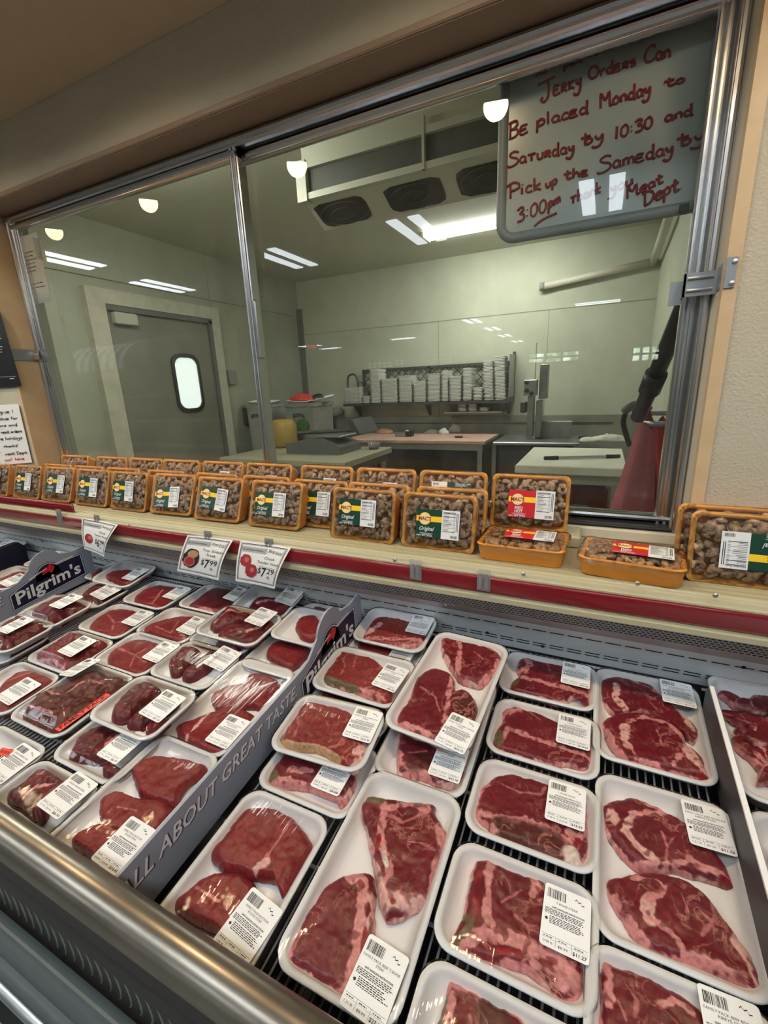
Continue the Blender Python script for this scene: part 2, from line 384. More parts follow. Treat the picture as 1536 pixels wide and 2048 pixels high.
# ================================================================ swing door on the left wall
dr = empty('door_1', None, None, T(BX0,0,0)); dr['kind'] = 'structure'
DY0, DY1, DZ = 2.78, 3.98, 2.27
doorm = mat('grey_door', lin((122,122,108)), .5, var=(2,lin((106,106,94)),.8))
ob('door_leaf', MB().b2((0.004,DY0+.02,.02),(.045,DY1-.02,DZ)), doorm, dr)
fm = mat('worn_door_frame', lin((186,184,166)), .55, var=(9,lin((168,164,146)),.5))
m = MB().b2((0,DY0-.16,0),(.07,DY0,DZ+.14)).b2((0,DY1,0),(.07,DY1+.12,DZ+.14)).b2((0,DY0,DZ+.02),(.07,DY1,DZ+.14))
ob('door_frame', m, fm, dr)
ob('door_seal', MB().b2((.045,DY1-.05,.02),(.075,DY1-.005,DZ)).b2((.045,DY0,DZ-.03),(.075,DY1,DZ+.015)), mat('door_seal_grey', lin((92,92,88)), .5), dr)
pw = smooth_closed(rrect(.30,.52,.09), 40)
Mw = Matrix(((0,0,1,.047),(1,0,0,3.55),(0,1,0,1.62),(0,0,0,1)))
rim = MB(); n = 40
for sc_, z in ((1.13,0),(1.13,.02),(.98,.022),(.98,0)): rim.v += [tuple(Mw @ Vector((p.x*(1+(sc_-1)*1.25),p.y*sc_,z))) for p in pw]
for i in range(3):
    for k in range(n): rim.f.append((i*n+k,i*n+(k+1)%n,(i+1)*n+(k+1)%n,(i+1)*n+k))
ob('window_gasket', rim, black, dr)
ob('window_pane', MB().prism([(p.x,p.y) for p in pw], .001, .006, Mw), mat('lit_window', (.9,.95,.93), .4, emit=(.80,.93,.90), strength=.62), dr)
ob('hinge_cover', MB().b2((.045,2.83,2.13),(.10,3.05,2.23),.008), mat('door_hardware', lin((178,176,160)), .5), dr)
def thing1(name, mb, m, label, cat, group=None, M=None, smooth=False):
    o = ob(name, mb, m, None, M, smooth); return tag(o, label, cat, group)
thing1('switch_box', MB().b2((BX0,4.16,1.60),(BX0+.06,4.28,1.76),.008), mat('grey_box', lin((128,126,116)), .5), 'small grey control box on the wall right of the swing door', 'control box')
thing1('power_outlet', MB().b2((BX0,4.36,1.12),(BX0+.05,4.46,1.32),.006).b2((BX0+.05,4.39,1.18),(BX0+.10,4.45,1.25),.006), mat('dark_box', lin((52,52,48)), .5), 'dark wall outlet with a plug low beside the swing door', 'outlet')
# ================================================================ refrigerated meat case
CX0, CX1 = -3.6, 1.5
case = empty('meat_display_case', 'long open refrigerated meat case with cream top ledge and red price rail', 'display case', T(-1.0,.6,0))
CM = T(1.0,-.6,0)
panelm = mat('pale_grey_panel', lin((226,231,234)), .4, var=(6,lin((214,221,225)),.7))
ob('ledge_top', MB().sweepx([(YW-.001,1.119),(.905,1.119),(.902,1.121),(.899,1.118),(.894,1.118),(.892,1.115),(.888,1.115),(.886,1.110),(.880,1.108),(.880,1.062),(.874,1.060),(.874,1.050),(.90,1.046),(.922,1.040),(YW-.001,1.040)], CX0, CX1, True), cream, case, CM)
m = MB()
for y, z in ((.912,1.1195),(.93,1.1195),(.95,1.1195)): m.b2((CX0,y,z-.002),(CX1,y+.004,z+.0012))
ob('ledge_grooves', m, mat('groove_line', lin((176,166,130)), .5), case, CM)
# grey riser hidden behind the front row, inside the window recess
ob('ledge_riser', MB().b2((CX0+1.46,1.072,1.1195),(-.02,YF-.014,1.148),.004), cream, case, CM)
prof = [(.8795,1.105),(.8765,1.103),(.8755,1.098),(.8755,1.074),(.8765,1.069),(.8795,1.066)]
ob('price_rail', MB().sweepx(prof, CX0, CX1, True), redm, case, CM, True)
ob('short_price_rail', MB().sweepx([(.899,1.150),(.893,1.148),(.892,1.144),(.892,1.127),(.895,1.121),(.899,1.1205)], CX0, onY(143,1010,.893).x, True), redm, case, CM, True)
# air grille: honeycomb between ledge lip and back panel
P0, P1 = Vector((0,.922,1.034)), Vector((0,.936,.9945))
gm = mat('honeycomb_grey', lin((176,178,180)), .5)
ob('air_grille_back', MB().quad((CX0,P0.y+.008,P0.z),(CX1,P0.y+.008,P0.z),(CX1,P1.y+.008,P1.z),(CX0,P1.y+.008,P1.z)), mat('grille_dark', (.07,.07,.072), .7), case, CM)
g = MB(); dv = (P1-P0); Lg = dv.length; dv.normalize(); nv = Vector((0,-dv.z,dv.y))*-1
rows = 7
for r in range(rows+1):
    c = P0 + dv*(Lg*r/rows); a = dv*.0014
    g.quad((CX0,c.y-a.y,c.z-a.z),(CX1-.2,c.y-a.y,c.z-a.z),(CX1-.2,c.y+a.y,c.z+a.z),(CX0,c.y+a.y,c.z+a.z))
step = .0095; nX = int((CX1-.2-CX0)/step)
for r in range(rows):
    c0 = P0 + dv*(Lg*r/rows); c1 = P0 + dv*(Lg*(r+1)/rows); off = step/2 if r % 2 else 0
    for k in range(nX):
        x = CX0 + k*step + off
        g.add([(x-.0016,c0.y,c0.z),(x+.0016,c0.y,c0.z),(x+.0016,c1.y,c1.z),(x-.0016,c1.y,c1.z)], [(0,1,2,3)])
ob('air_grille', g, gm, case, CM)
ob('grille_strip', MB().sweepx([(.936,.9955),(.940,.992),(.954,.9715),(.966,.966)], CX0, CX1), mat('mauve_strip', lin((182,170,172)), .35, .2), case, CM)
B0, B1 = Vector((0,.965,.966)), Vector((0,1.010,.868))
def bp(x, t, o=0.0):
    p = B0.lerp(B1, t); return (x, p.y-o*.95, p.z-o*.3)
ob('back_panel', MB().quad(bp(CX0,0),bp(CX1,0),bp(CX1,1.15),bp(CX0,1.15)), panelm, case, CM)
s = MB()
x = CX0
while x < .42:
    for t in (.20,.66,.75):
        s.add([bp(x,t-.016,.0006),bp(x+.030,t-.016,.0006),bp(x+.030,t+.016,.0006),bp(x,t+.016,.0006)], [(0,1,2,3)])
    x += .038
ob('air_slots', s, mat('slot_dark', (.015,.015,.018), .8), case, CM)['kind'] = 'stuff'
sc = MB()
for x, y, Y in ((907,1209,.944),(925,1206,.944),(892,1208,.944),(1188,1260,.948),(1275,1166,.884),(790,1119,.884),(1047,1147,.884),(260,1049,.884),(1430,1190,.884)):
    p = onY(x,y,Y); sc.lathe([(0,.0),(.004,.001),(.0045,.003),(.003,.0045),(0,.005)], 10, Matrix.Translation(p)@RX(90))
ob('screw', sc, steel, case, CM)
hl = MB()
for x, y in ((85,1082),(120,1068),(150,1107),(190,1114),(341,1145),(396,1157),(1085,1292),(1487,1334),(975,1265)):
    d = ray(x,y); n_ = Vector((0,-(B1-B0).z,(B1-B0).y)).normalized(); t = (B0-O).dot(n_)/d.dot(n_); p = O+d*t
    hl.lathe([(0,.0006),(.0045,.0006)], 10, Matrix.Translation(p - Vector((0,.0004,.0002)))@RX(107))
ob('peg_hole', hl, mat('slot_dark'), case, CM)
# inner front wall, bumper, fascia
ob('inner_liner', MB().sweepx([(1.008,.868),(1.012,.74),(.19,.66),(.185,.90)], CX0, CX1), mat('liner_dark', lin((40,32,34)), .5), case, CM)
bz, by, br = .8985, .2075, .0245
bumpm = mat('worn_metal_bumper', lin((138,130,120)), .30, .85, bump=(90,.12,.001,(.05,1,1)), var=(5,lin((118,110,100)),.7))
ob('bumper_rail', MB().tube([(CX0,by,bz),(CX1,by,bz)], br, 28), bumpm, case, CM, True)
fg = mat('fascia_dark', lin((34,38,37)), .7, spec=.15)
ob('fascia_liner', MB().sweepx([(.20,.885),(.194,.80),(.205,.70),(.20,.20)], CX0, CX1), fg, case, CM)
rb = MB(); x = -1.9
while x < .05:
    pts = [Vector((x+.034*math.sin(a*math.pi), .193-.006*math.sin(a*math.pi), .850-.105*a)) for a in [i/8 for i in range(9)]]
    rb.tube(pts, .0017, 5, False); x += .019
rbo = ob('liner_ribs', rb, mat('rib_grey', lin((120,128,121)), .6, spec=.2), case, CM, True); rbo['kind'] = 'stuff'
railm = mat('fascia_rail', lin((98,102,103)), .7, spec=.2)
ob('fascia_rail', MB().b2((CX0,.150,.845),(CX1,.153,.850)), railm, case, CM)
ob('fascia_rail', MB().sweepx([(.181,.770),(.166,.764),(.161,.745),(.161,.712),(.166,.704),(.181,.700)], CX0, CX1, True), railm, case, CM, True)
ob('fascia_rail', MB().sweepx([(.181,.690),(.162,.684),(.158,.668),(.158,.640),(.164,.634),(.181,.632)], CX0, CX1, True), railm, case, CM, True)
ob('fascia_rail', MB().sweepx([(.181,.575),(.159,.570),(.159,.562),(.181,.560)], CX0, CX1, True), steel, case, CM, True)
ob('fascia_glass', MB().quad((CX0,.178,.886),(CX1,.178,.886),(CX1,.158,.765),(CX0,.158,.765)), mat('x', ) if 0 else film_mat('fascia_glass_mat', 1.10, .08, (.85,.88,.865), 14, .10, const=.035), case, CM)
ob('kick_panel', MB().sweepx([(.181,.632),(.185,.30),(.24,.28),(.24,0)], CX0, CX1), mat('kick_dark', lin((44,44,46)), .8, spec=.1), case, CM)
ob('case_body', MB().b2((CX0,.25,.02),(CX1,1.05,.64)), mat('case_body_dark', (.04,.04,.042), .6), case, CM)
# wire racks of the deck, one between each pair of dividers
wirem = mat('coated_wire', lin((196,196,200)), .35, .3)
DIVX = [-2.10,-1.66,-.53,.222]
def deckM(x, y, up=0.0, yaw=0.0, pitch=0.0, roll=0.0):
    """frame lying on the sloped deck"""
    return T(x,y,deckz(y)) @ RX(math.degrees(DTH)) @ T(0,0,up) @ RZ(yaw) @ RX(pitch) @ RY(roll)
for a, b, lb in ((-2.95,-2.115,'wire deck rack at the far left end of the meat case'),(-2.085,-1.675,'wire deck rack between the navy divider and the first grey divider'),(-1.645,-.545,'wide wire deck rack between the two grey lettered dividers'),(-.515,.208,'wire deck rack between lettered divider and plain dark divider'),(.236,1.2,'wire deck rack right of the plain dark divider')):
    m = MB(); L0, L1 = -.41, .40
    x = a+.008
    while x < b:
        m.add([(x-.0016,L0,-.0032),(x,L0,-.0005),(x+.0016,L0,-.0032),(x-.0016,L1,-.0032),(x,L1,-.0005),(x+.0016,L1,-.0032)], [(0,1,4,3),(1,2,5,4)]); x += .0125
    for y in (L0,-.2,0,.2,L1): m.tube([(a,y,-.006),(b,y,-.006)], .0028, 6)
    thing1('wire_rack', m, wirem, lb, 'rack', None, deckM(0,.6))
# ---------------------------------------------------------------- dividers
divm = mat('divider_grey', lin((142,146,160)), .35)
navym = mat('logo_navy', lin((22,20,52)), .4); whitem = mat('logo_white', lin((226,224,228)), .5); redl = mat('logo_red', lin((196,28,38)), .45)
purp = mat('letter_shadow', lin((64,52,74)), .5); wedge = mat('white_edge', (.8,.8,.8), .5)
def lettered(X, label, yb, text):
    """printed divider standing in the case; drawn in (s = depth Y, z above deck)"""
    r = empty('lettered_divider', label, 'divider', T(X,.27,deckz(.27)), 'grey lettered dividers')
    R_ = T(-X,-.27,-deckz(.27))
    y0, h = .222, .095; ye = yb
    def pt(s, z): return (s, deckz(s)+z)
    c = ye-.180; rad = .052
    body = [pt(y0,.0),pt(ye,.0),pt(ye,h+.022),pt(ye-.012,h+.034),pt(ye-.055,h+.030)]
    for k in range(13):
        a = math.radians(20+150*k/12); body.append(pt(c+.028+rad*math.cos(a), h+.022+rad*.95*math.sin(a)))
    body += [pt(c-.060,h+.004),pt(c-.085,h-.001),pt(y0,h)]
    MX_ = Matrix(((0,0,1,X),(1,0,0,0),(0,1,0,0),(0,0,0,1)))
    ob('board', MB().prism(body, -.0025, .0025, MX_), divm, r, R_)
    def art(nm, polys, mm, z): 
        q = MB()
        for p in polys: q.poly(p, z)
        q.v = [tuple(MX_ @ Vector(v)) for v in q.v]; return ob(nm, q, mm, r, R_)
    x0, x1 = ye-.270, ye-.036
    def band(e):   # arched name plate
        lo = [(x0-.000-e,.018-e),(x1+e,.030-e)]; hi = [(x1+e-.004,.104+e)] + [(x0+(x1-x0)*t, .070+.034*t+.013*math.sin(t*math.pi)+e) for t in (.85,.7,.55,.4,.25,.1)] + [(x0-e,.066+e)]
        return [pt(*p) for p in lo+hi]
    def disc(e): return [pt(c+.028+(rad-.010+e)*math.cos(math.radians(a)), .074+(rad-.004+e)*math.sin(math.radians(a))) for a in range(0,181,12)]
    art('emblem', [band(.004),disc(.003)], navym, .0027); art('emblem_outline', [band(.0022),disc(.0005)], whitem, .0029); art('emblem_field', [band(0.0),disc(-.0015)], navym, .0031)
    plume = [[(c+.010,.088),(c+.016,.106),(c+.030,.112),(c+.026,.102),(c+.038,.116),(c+.046,.110),(c+.040,.104),(c+.052,.108),(c+.050,.096),(c+.038,.082),(c+.034,.092),(c+.022,.092)]]
    art('emblem_plume', [[pt(*p) for p in pl] for pl in plume], redl, .0033)
    art('emblem_swoosh', [[pt(x0+(x1-x0)*t,.070+.034*t+.013*math.sin(t*math.pi)+.007) for t in (.25,.4,.5)]+[pt(x0+(x1-x0)*t,.070+.034*t+.013*math.sin(t*math.pi)+.004) for t in (.5,.4,.25)],
                            [pt(x0+(x1-x0)*t,.070+.034*t+.013*math.sin(t*math.pi)+.007) for t in (.62,.75,.88)]+[pt(x0+(x1-x0)*t,.070+.034*t+.013*math.sin(t*math.pi)+.004) for t in (.88,.75,.62)]], whitem, .0034)
    q = MB(); put_text(q, "Pilgrim's", 0, 0, .040, x1-x0-.024, off=.022)
    q.map(lambda u,v,w: (X+.0034, x0+.012+u, deckz(x0+.012+u)+.030+v+.004*math.sin(u/(x1-x0)*math.pi)+u*.05)); ob('name_lettering', q, whitem, r, R_)
    if text:
        t0, t1 = .226, ye-.292
        for mm, zz, dx, of, nm in ((purp,.0027,.0016,.03,'slogan_shadow'),(whitem,.0030,0,.012,'slogan_lettering')):
            q = MB(); put_text(q, text, 0, 0, .026, t1-t0, shear=.25, off=of)
            q.map(lambda u,v,w: (X+zz, t0+u+dx, deckz(t0+u)+.052+v-dx)); ob(nm, q, mm, r, R_)
    return r
lettered(-.53, 'grey lettered divider with navy emblem, long slogan side facing the T-bone steaks', .925, 'ALL ABOUT GREAT TASTE.')
lettered(-1.66, 'grey lettered divider with navy emblem near the left edge of the photo', .93, 'ALL ABOUT GREAT TASTE.')
def plain(X, mm, label, y1, h=.088):
    r = empty('plain_divider', label, 'divider', T(X,.25,deckz(.25))); R_ = T(-X,-.25,-deckz(.25))
    MX_ = Matrix(((0,0,1,X),(1,0,0,0),(0,1,0,0),(0,0,0,1)))
    ob('board', MB().prism([(.222,deckz(.222)),(y1,deckz(y1)),(y1,deckz(y1)+h-.02),(y1-.02,deckz(y1)+h),(.222,deckz(.222)+h)], -.003, .003, MX_), mm, r, R_)
    ob('edge_strip', MB().prism([(.222,deckz(.222)+h+.0002),(y1-.02,deckz(y1)+h-.0018),(y1-.02,deckz(y1)+h+.0022),(.222,deckz(.222)+h+.004)], -.0034, .0034, MX_), wedge if X > 0 else mm, r, R_)
plain(.222, mat('charcoal_board', lin((58,54,56)), .5), 'plain charcoal divider with white top edge, right of the ribeye trays', .90)
plain(-2.10, mat('navy_board', lin((20,20,38)), .45), 'plain navy divider board at the left edge of the case', .93)
# ---------------------------------------------------------------- sign clips and price cards
def clip(px, py, label):
    p = onY(px, py, .8755); r = empty('sign_clip', label, 'clip', Matrix.Translation(p), 'clear sign clips on the red rail')
    ob('clip_body', MB().b2((-.014,-.004,-.026),(.014,-.0006,.022),.001).b2((-.010,-.0065,-.020),(-.003,-.004,.014)).b2((.003,-.0065,-.020),(.010,-.004,.014)), clearp, r)
for a in ((832,1137,'clear plastic clip on the red rail right of the price cards'),(968,1158,'clear plastic clip on the red rail under the flat left tray'),(120,1030,'clear plastic clip on the red rail left of the first price card'),
          (196,1042,'clear plastic clip holding the leftmost price card'),(418,1076,'clear plastic clip holding the middle price card'),(540,1092,'clear plastic clip holding the right price card')): clip(*a)
meatpic = mat('printed_meat', lin((158,44,52)), .6); platepic = mat('printed_plate', lin((38,30,28)), .6); searpic = mat('printed_sear', lin((176,138,96)), .6); pinkpic = mat('printed_pink', lin((190,104,96)), .6)
greyp = mat('printed_grey', lin((168,166,164)), .7)
def card(q, lines, price, cents, pics, label, Yt=.868, Yb=.850):
    tl, tr = onY(*q[0],Yt), onY(*q[1],Yt); br, bl = onY(*q[2],Yb), onY(*q[3],Yb)
    r = empty('price_card', label, 'price card', Matrix.Translation(tl), 'price cards on the red rail'); R_ = Matrix.Translation(-tl)
    nrm = (tr-tl).cross(bl-tl).normalized(); nrm = nrm if nrm.y < 0 else -nrm
    def mp(u, v, w):   # u right, v up (0..1)
        t = 1-v; a = tl.lerp(tr,u); b = bl.lerp(br,u); p = a.lerp(b,t)
        return tuple(p + nrm*(w + .012*math.sin(math.pi*t)*(0.4+.6*u)-.004*math.sin(math.pi*u)))
    g = MB(); n = 8
    for j in range(n+1):
        for i in range(n+1): g.v.append(mp(i/n,j/n,0))
    for j in range(n):
        for i in range(n): k = j*(n+1)+i; g.f.append((k,k+1,k+n+2,k+n+1))
    b_ = MB(); b_.v = [tuple(Vector(v)-nrm*.0004) for v in g.v]; b_.f = [f[::-1] for f in g.f]; g.add(b_.v, b_.f)
    o = ob('card_sheet', g, paper, r, R_, True)
    def art(nm, mb, mm):
        mb.map(lambda u,v,w: mp(u,v,w)); return ob(nm, mb, mm, o, None)
    def frame(x0,y0,x1,y1,w,z):
        mb = MB(); n = 6
        for i in range(n):
            a, b = i/n, (i+1)/n
            for yy in (y0, y1-w*1.1): mb.rect(x0+(x1-x0)*a,yy,x0+(x1-x0)*b,yy+w*1.1,z)
            for xx in (x0, x1-w): mb.rect(xx,y0+(y1-y0)*a,xx+w,y0+(y1-y0)*b,z)
        return mb
    art('card_border', frame(.04,.07,.96,.96,.012,.0008), ink); art('card_border', frame(.065,.095,.935,.935,.005,.0008), ink)
    t = MB()
    for k in range(6): t.rect(.065+.085*k,.77,.065+.085*(k+1),.885,.0007)
    art('card_band', t, greyp)
    t = MB(); put_text(t, 'you can shop anywhere...', .09, .81, .035, .44, z=.0011, off=.01); put_text(t, 'Shop', .60, .82, .07, .15, z=.0011, shear=.3); put_text(t, 'local', .77, .80, .085, .13, z=.0011, shear=.2)
    for a in (-40,0,40):
        for sx in (.575,.93): t.rect(sx-.008+.0*a, .84+a*.0012, sx+.012, .85+a*.0012, .0011)
    for i, s_ in enumerate(lines): put_text(t, s_, .70, .655-.105*i, .062, min(.042*len(s_)+.02,.50), 'C', .0011)
    put_text(t, '$', .51, .315, .13, .075, z=.0011, off=.008); put_text(t, price, .60, .245, .22, .105, z=.0011, off=.014); put_text(t, cents, .725, .335, .125, .17, z=.0011, off=.006); put_text(t, 'lb.', .76, .215, .07, .08, z=.0011)
    for k in range(2):
        for i in range(7): t.rect(.52+.055*i, .475-.03*k, .52+.055*i+.04, .483-.03*k, .0010)
    art('card_print', t, ink)
    for cx, cy, rx, ry, mm, z in pics:
        t = MB(); t.poly([(cx+rx*math.cos(a*math.pi/10)*(1+.06*math.sin(3*a)), cy+ry*math.sin(a*math.pi/10)*(1+.05*math.cos(2*a))) for a in range(20)], z); art('card_picture', t, mm)
card([(164,1035),(236,1049),(208,1114),(169,1098)], ['Chuck','Tender Roast'], '6', '99', [(.26,.40,.15,.15,meatpic,.0012),(.30,.44,.07,.06,pinkpic,.0013)], 'leftmost white price card, Chuck Tender Roast at $6.99')
card([(375,1070),(466,1080),(437,1161),(354,1142)], ['Top Sirloin','Steak'], '7', '99', [(.26,.42,.19,.26,platepic,.0012),(.28,.54,.12,.10,searpic,.0014),(.24,.34,.13,.14,pinkpic,.0014),(.24,.34,.10,.11,meatpic,.0015)], 'middle white price card, Top Sirloin Steak at $7.99')
card([(481,1081),(582,1095),(549,1178),(471,1162)], ['Chuck','Tender Steak'], '7', '29', [(.20,.56,.12,.15,meatpic,.0012),(.36,.33,.14,.17,meatpic,.0013),(.22,.58,.05,.06,pinkpic,.0014),(.38,.36,.05,.06,pinkpic,.0014)], 'rightmost white price card, Chuck Tender Steak at $7.29')
# ================================================================ packaged meat
foam = mat('white_foam', (.80,.80,.81), .45, bump=(260,.12,.0006), spec=.4)
labelm = mat('label_paper', (.82,.82,.82), .6)
C = {0:(1,0,0),1:(.3255,0,1020),2:(.3255,300,1020),3:(.3906,0,1450),4:(.33854,480,1450),5:(.44661,850,1450),6:(.44661,850,1150),8:(.5443,700,1100)}
def P_(c, pts):
    s, x, y = C[c]; return [(x+s*a, y+s*b) for a, b in pts]
SIZES = {'A':(.192,.138,.024),'C':(.168,.290,.026),'K':(.166,.255,.026),'B':(.187,.242,.024),'G':(.186,.192,.024),'S':(.235,.29,.034),'L':(.205,.140,.024)}
TRAYS = {}
def tray_geo(w, l, h, cr=.030, flare=.016, wav=0.0):
    m = MB(); n = 8
    prof = [(-flare-.004,0.0),(-flare,.002),(-.003,h-.006),(-.001,h-.0045),(0,h-.002),(-.001,h),(-.005,h+.0008),(-.0085,h-.001),(-.010,h-.004),(-flare-.004,.007),(-flare-.010,.0045)]
    N = (n+1)*4
    for ins, z in prof:
        r = max(.006, cr+ins*.6)
        for (x, y) in rrect(w+2*ins, l+2*ins, r, n):
            k = (z/h)**2*wav
            ex = 1-k*2.2*max(0,1-(2*y/l)**2)*(abs(2*x/w) > .75)/w*1.0; ey = 1-k*1.6*max(0,1-(2*x/w)**2)*(abs(2*y/l) > .75)/l
            zz = z - k*1.1*max(0,1-(2*x/w)**2)*(abs(2*y/l) > .75) - k*.8*max(0,1-(2*y/l)**2)*(abs(2*x/w) > .75)
            m.v.append((x*ex, y*ey, zz))
    for i in range(len(prof)-1):
        for k in range(N): m.f.append((i*N+k,i*N+(k+1)%N,(i+1)*N+(k+1)%N,(i+1)*N+k))
    m.f.append(tuple(range(N-1,-1,-1))); b = (len(prof)-1)*N; m.f.append(tuple(range(b,b+N)))
    return m
def tray_mesh(kind, mm):
    if (kind, mm.name) not in TRAYS:
        w, l, h = SIZES[kind]; TRAYS[(kind, mm.name)] = tray_geo(w, l, h).mesh('foam_tray', mm, True)
    return TRAYS[(kind, mm.name)]
def nz(x, y, z=0.0): return noise.noise(Vector((x, y, z)))
def seg_d(p, a, b):
    ax, ay = a; bx, by = b; dx, dy = bx-ax, by-ay; q = dx*dx+dy*dy
    t = 0 if q < 1e-12 else max(0, min(1, ((p[0]-ax)*dx+(p[1]-ay)*dy)/q))
    return math.hypot(p[0]-ax-t*dx, p[1]-ay-t*dy)
FCOL = {'f':(.64,.25,.245),'p':(.72,.40,.36),'v':(.54,.18,.18),'b':(.15,.105,.055),'w':(.72,.58,.52),'d':(.090,.020,.016),'r':(.25,.008,.016),'n':(.46,.27,.15)}
LEAN = {'tb':(.158,.012,.020),'rb':(.155,.009,.018),'rd':(.215,.018,.021),'ch':(.135,.010,.015),'ny':(.240,.032,.030),'gr':(.135,.030,.026)}
def sst(a, b, x):
    t = max(0, min(1, (x-a)/(b-a))); return t*t*(3-2*t)
def slab(outline, h, feats, lean, marb, z0=.005, rim=0.0, seed=0, dome=0.0, nth=96, nr=28, crease=0.0, grain=.0):
    """a cut of meat: rounded slab over a traced outline; colours are lean, fat and bone, with the creases painted darker"""
    pts = smooth_closed(outline, nth)
    pts = [Vector((p.x+.0022*nz(p.x*70,p.y*70,seed+2)+.0012*nz(p.x*190,p.y*190,seed), p.y+.0022*nz(p.x*70,p.y*70,seed+8)+.0012*nz(p.x*190,p.y*190,seed+4))) for p in pts]; cx = sum(p.x for p in pts)/nth; cy = sum(p.y for p in pts)/nth
    ang = [0]*nth
    m = MB(); m.c = []; lc = LEAN[lean]
    tb = [(0,)]
    for i in range(1, nr+1): tb.append((1-(1-i/nr)**1.25,))
    ts = [t[0] for t in tb[1:]]
    ave = sum(math.hypot(p.x-cx,p.y-cy) for p in pts)/nth
    edge = min(.35, h*.75/ave)
    def height(x, y, t):
        if t > 1-edge: q = (t-1+edge)/edge; e = math.sqrt(max(0, 1-q*q))
        else: e = 1
        z = h*(.25+.75*e) if t < 1 else h*.18
        z = h*e if t < 1 else 0
        z += dome*(1-t*t)
        u_ = 1.0 if crease else .5; z *= 1+u_*(.20*nz(x*34+seed, y*34, seed)+.10*nz(x*90, y*90+seed))
        if crease: z -= crease*sst(.62,.95,1-abs(nz(x*26+seed*3, y*15, 2+seed)))*(1 if t < .98 else 0)
        return z0+max(0, z)
    def colour(x, y, t, d):
        k = 1+.16*nz(x*22+seed, y*22, 3)+.10*nz(x*70, y*70, seed)
        c = [q*k for q in lc]
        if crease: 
            cr_ = sst(.66,.95,1-abs(nz(x*26+seed*3, y*15, 2+seed))); c = [q*(1-.35*cr_) for q in c]  # sunken creases are darkened in the colour as well
        al = marb
        j = .0016*nz(x*160, y*160, seed)+.0022*nz(x*60, y*60, seed+5)
        if rim > 0:
            w = rim*(.75+.8*nz(x*18+seed*2, y*18, 7)); f = 1-sst(w*.8, w+.0006, d+j*1.4)
            f *= 1-.6*sst(.28,.46,nz(x*105,y*105,seed+13))
            fc = FCOL['f'] if nz(x*40,y*40,9) < .15 else FCOL['p']
            c = [a*(1-f)+b*f for a, b in zip(c, fc)]; al *= 1-f
        for kind, w, pl in feats:
            dd = min(seg_d((x,y), pl[i], pl[i+1]) for i in range(len(pl)-1)) if len(pl) > 1 else math.hypot(x-pl[0][0], y-pl[0][1])
            f = 1-sst(w*.7, w*.95+.0004, dd+j*(2.0 if kind in 'fp' else .9))
            if kind in 'v': f *= .75
            if kind == 'd': f *= .85
            if kind in 'fp' and w >= .004: f *= 1-.75*sst(.22,.42,nz(x*105,y*105,seed+13))*(marb > 0)
            fc = FCOL[kind]; kk = 1+.2*nz(x*55, y*55, 11)
            c = [a*(1-f)+b*kk*f for a, b in zip(c, fc)]
            if kind != 'd': al *= 1-f
        return (*[max(0,min(1,q)) for q in c], max(0, al))
    m.v.append((cx, cy, height(cx,cy,0))); m.c.append(colour(cx,cy,0,1))
    for t in ts:
        for p in pts:
            x = cx+(p.x-cx)*t; y = cy+(p.y-cy)*t; R = math.hypot(p.x-cx,p.y-cy)
            z = height(x,y,t) if t < .9999 else z0
            m.v.append((x,y,z)); m.c.append(colour(x,y,t,(1-t)*R))
    for k in range(nth): m.f.append((0,1+k,1+(k+1)%nth))
    for i in range(nr-1):
        for k in range(nth): a = 1+i*nth; m.f.append((a+k,a+nth+k,a+nth+(k+1)%nth,a+(k+1)%nth))
    a = 1+(nr-1)*nth; m.f.append(tuple(range(a+nth-1,a-1,-1)))
    # orientation check
    p0, p1, p2 = (Vector(m.v[i]) for i in m.f[0])
    if (p1-p0).cross(p2-p0).z < 0: m.f = [f[::-1] for f in m.f]
    return m
def film_geo(w, l, h, top, skirt=.010, seed=0):
    """clear film stretched over rim and contents; returns mesh and its height function"""
    N = 12; M_ = 12
    def fz(x, y):
        e = min(1, max(0, 1-max(abs(2*x/w), abs(2*y/l))))
        return h+.0012+max(0, top-h)*sst(0,.55,e)-.0010*sst(0,.3,e)*(1 if top <= h else 0)
    m = MB(); n = 5; NP = (n+1)*4
    ts = [1,.985,.95,.9,.8,.7,.55,.4,.25,.1]
    ring = rrect(w+.0012, l+.0012, .030, n)
    for (x,y) in ring: m.v.append((x*1.001,y*1.001,h-skirt))
    for t in ts:
        for (x,y) in ring: m.v.append((x*t, y*t, fz(x*t,y*t)))
    for i in range(len(ts)):
        for k in range(NP): m.f.append((i*NP+k,i*NP+(k+1)%NP,(i+1)*NP+(k+1)%NP,(i+1)*NP+k))
    m.f.append(tuple(range(len(ts)*NP, (len(ts)+1)*NP)))
    return m, fz
LW, LH = .056, .071
PRN = {}
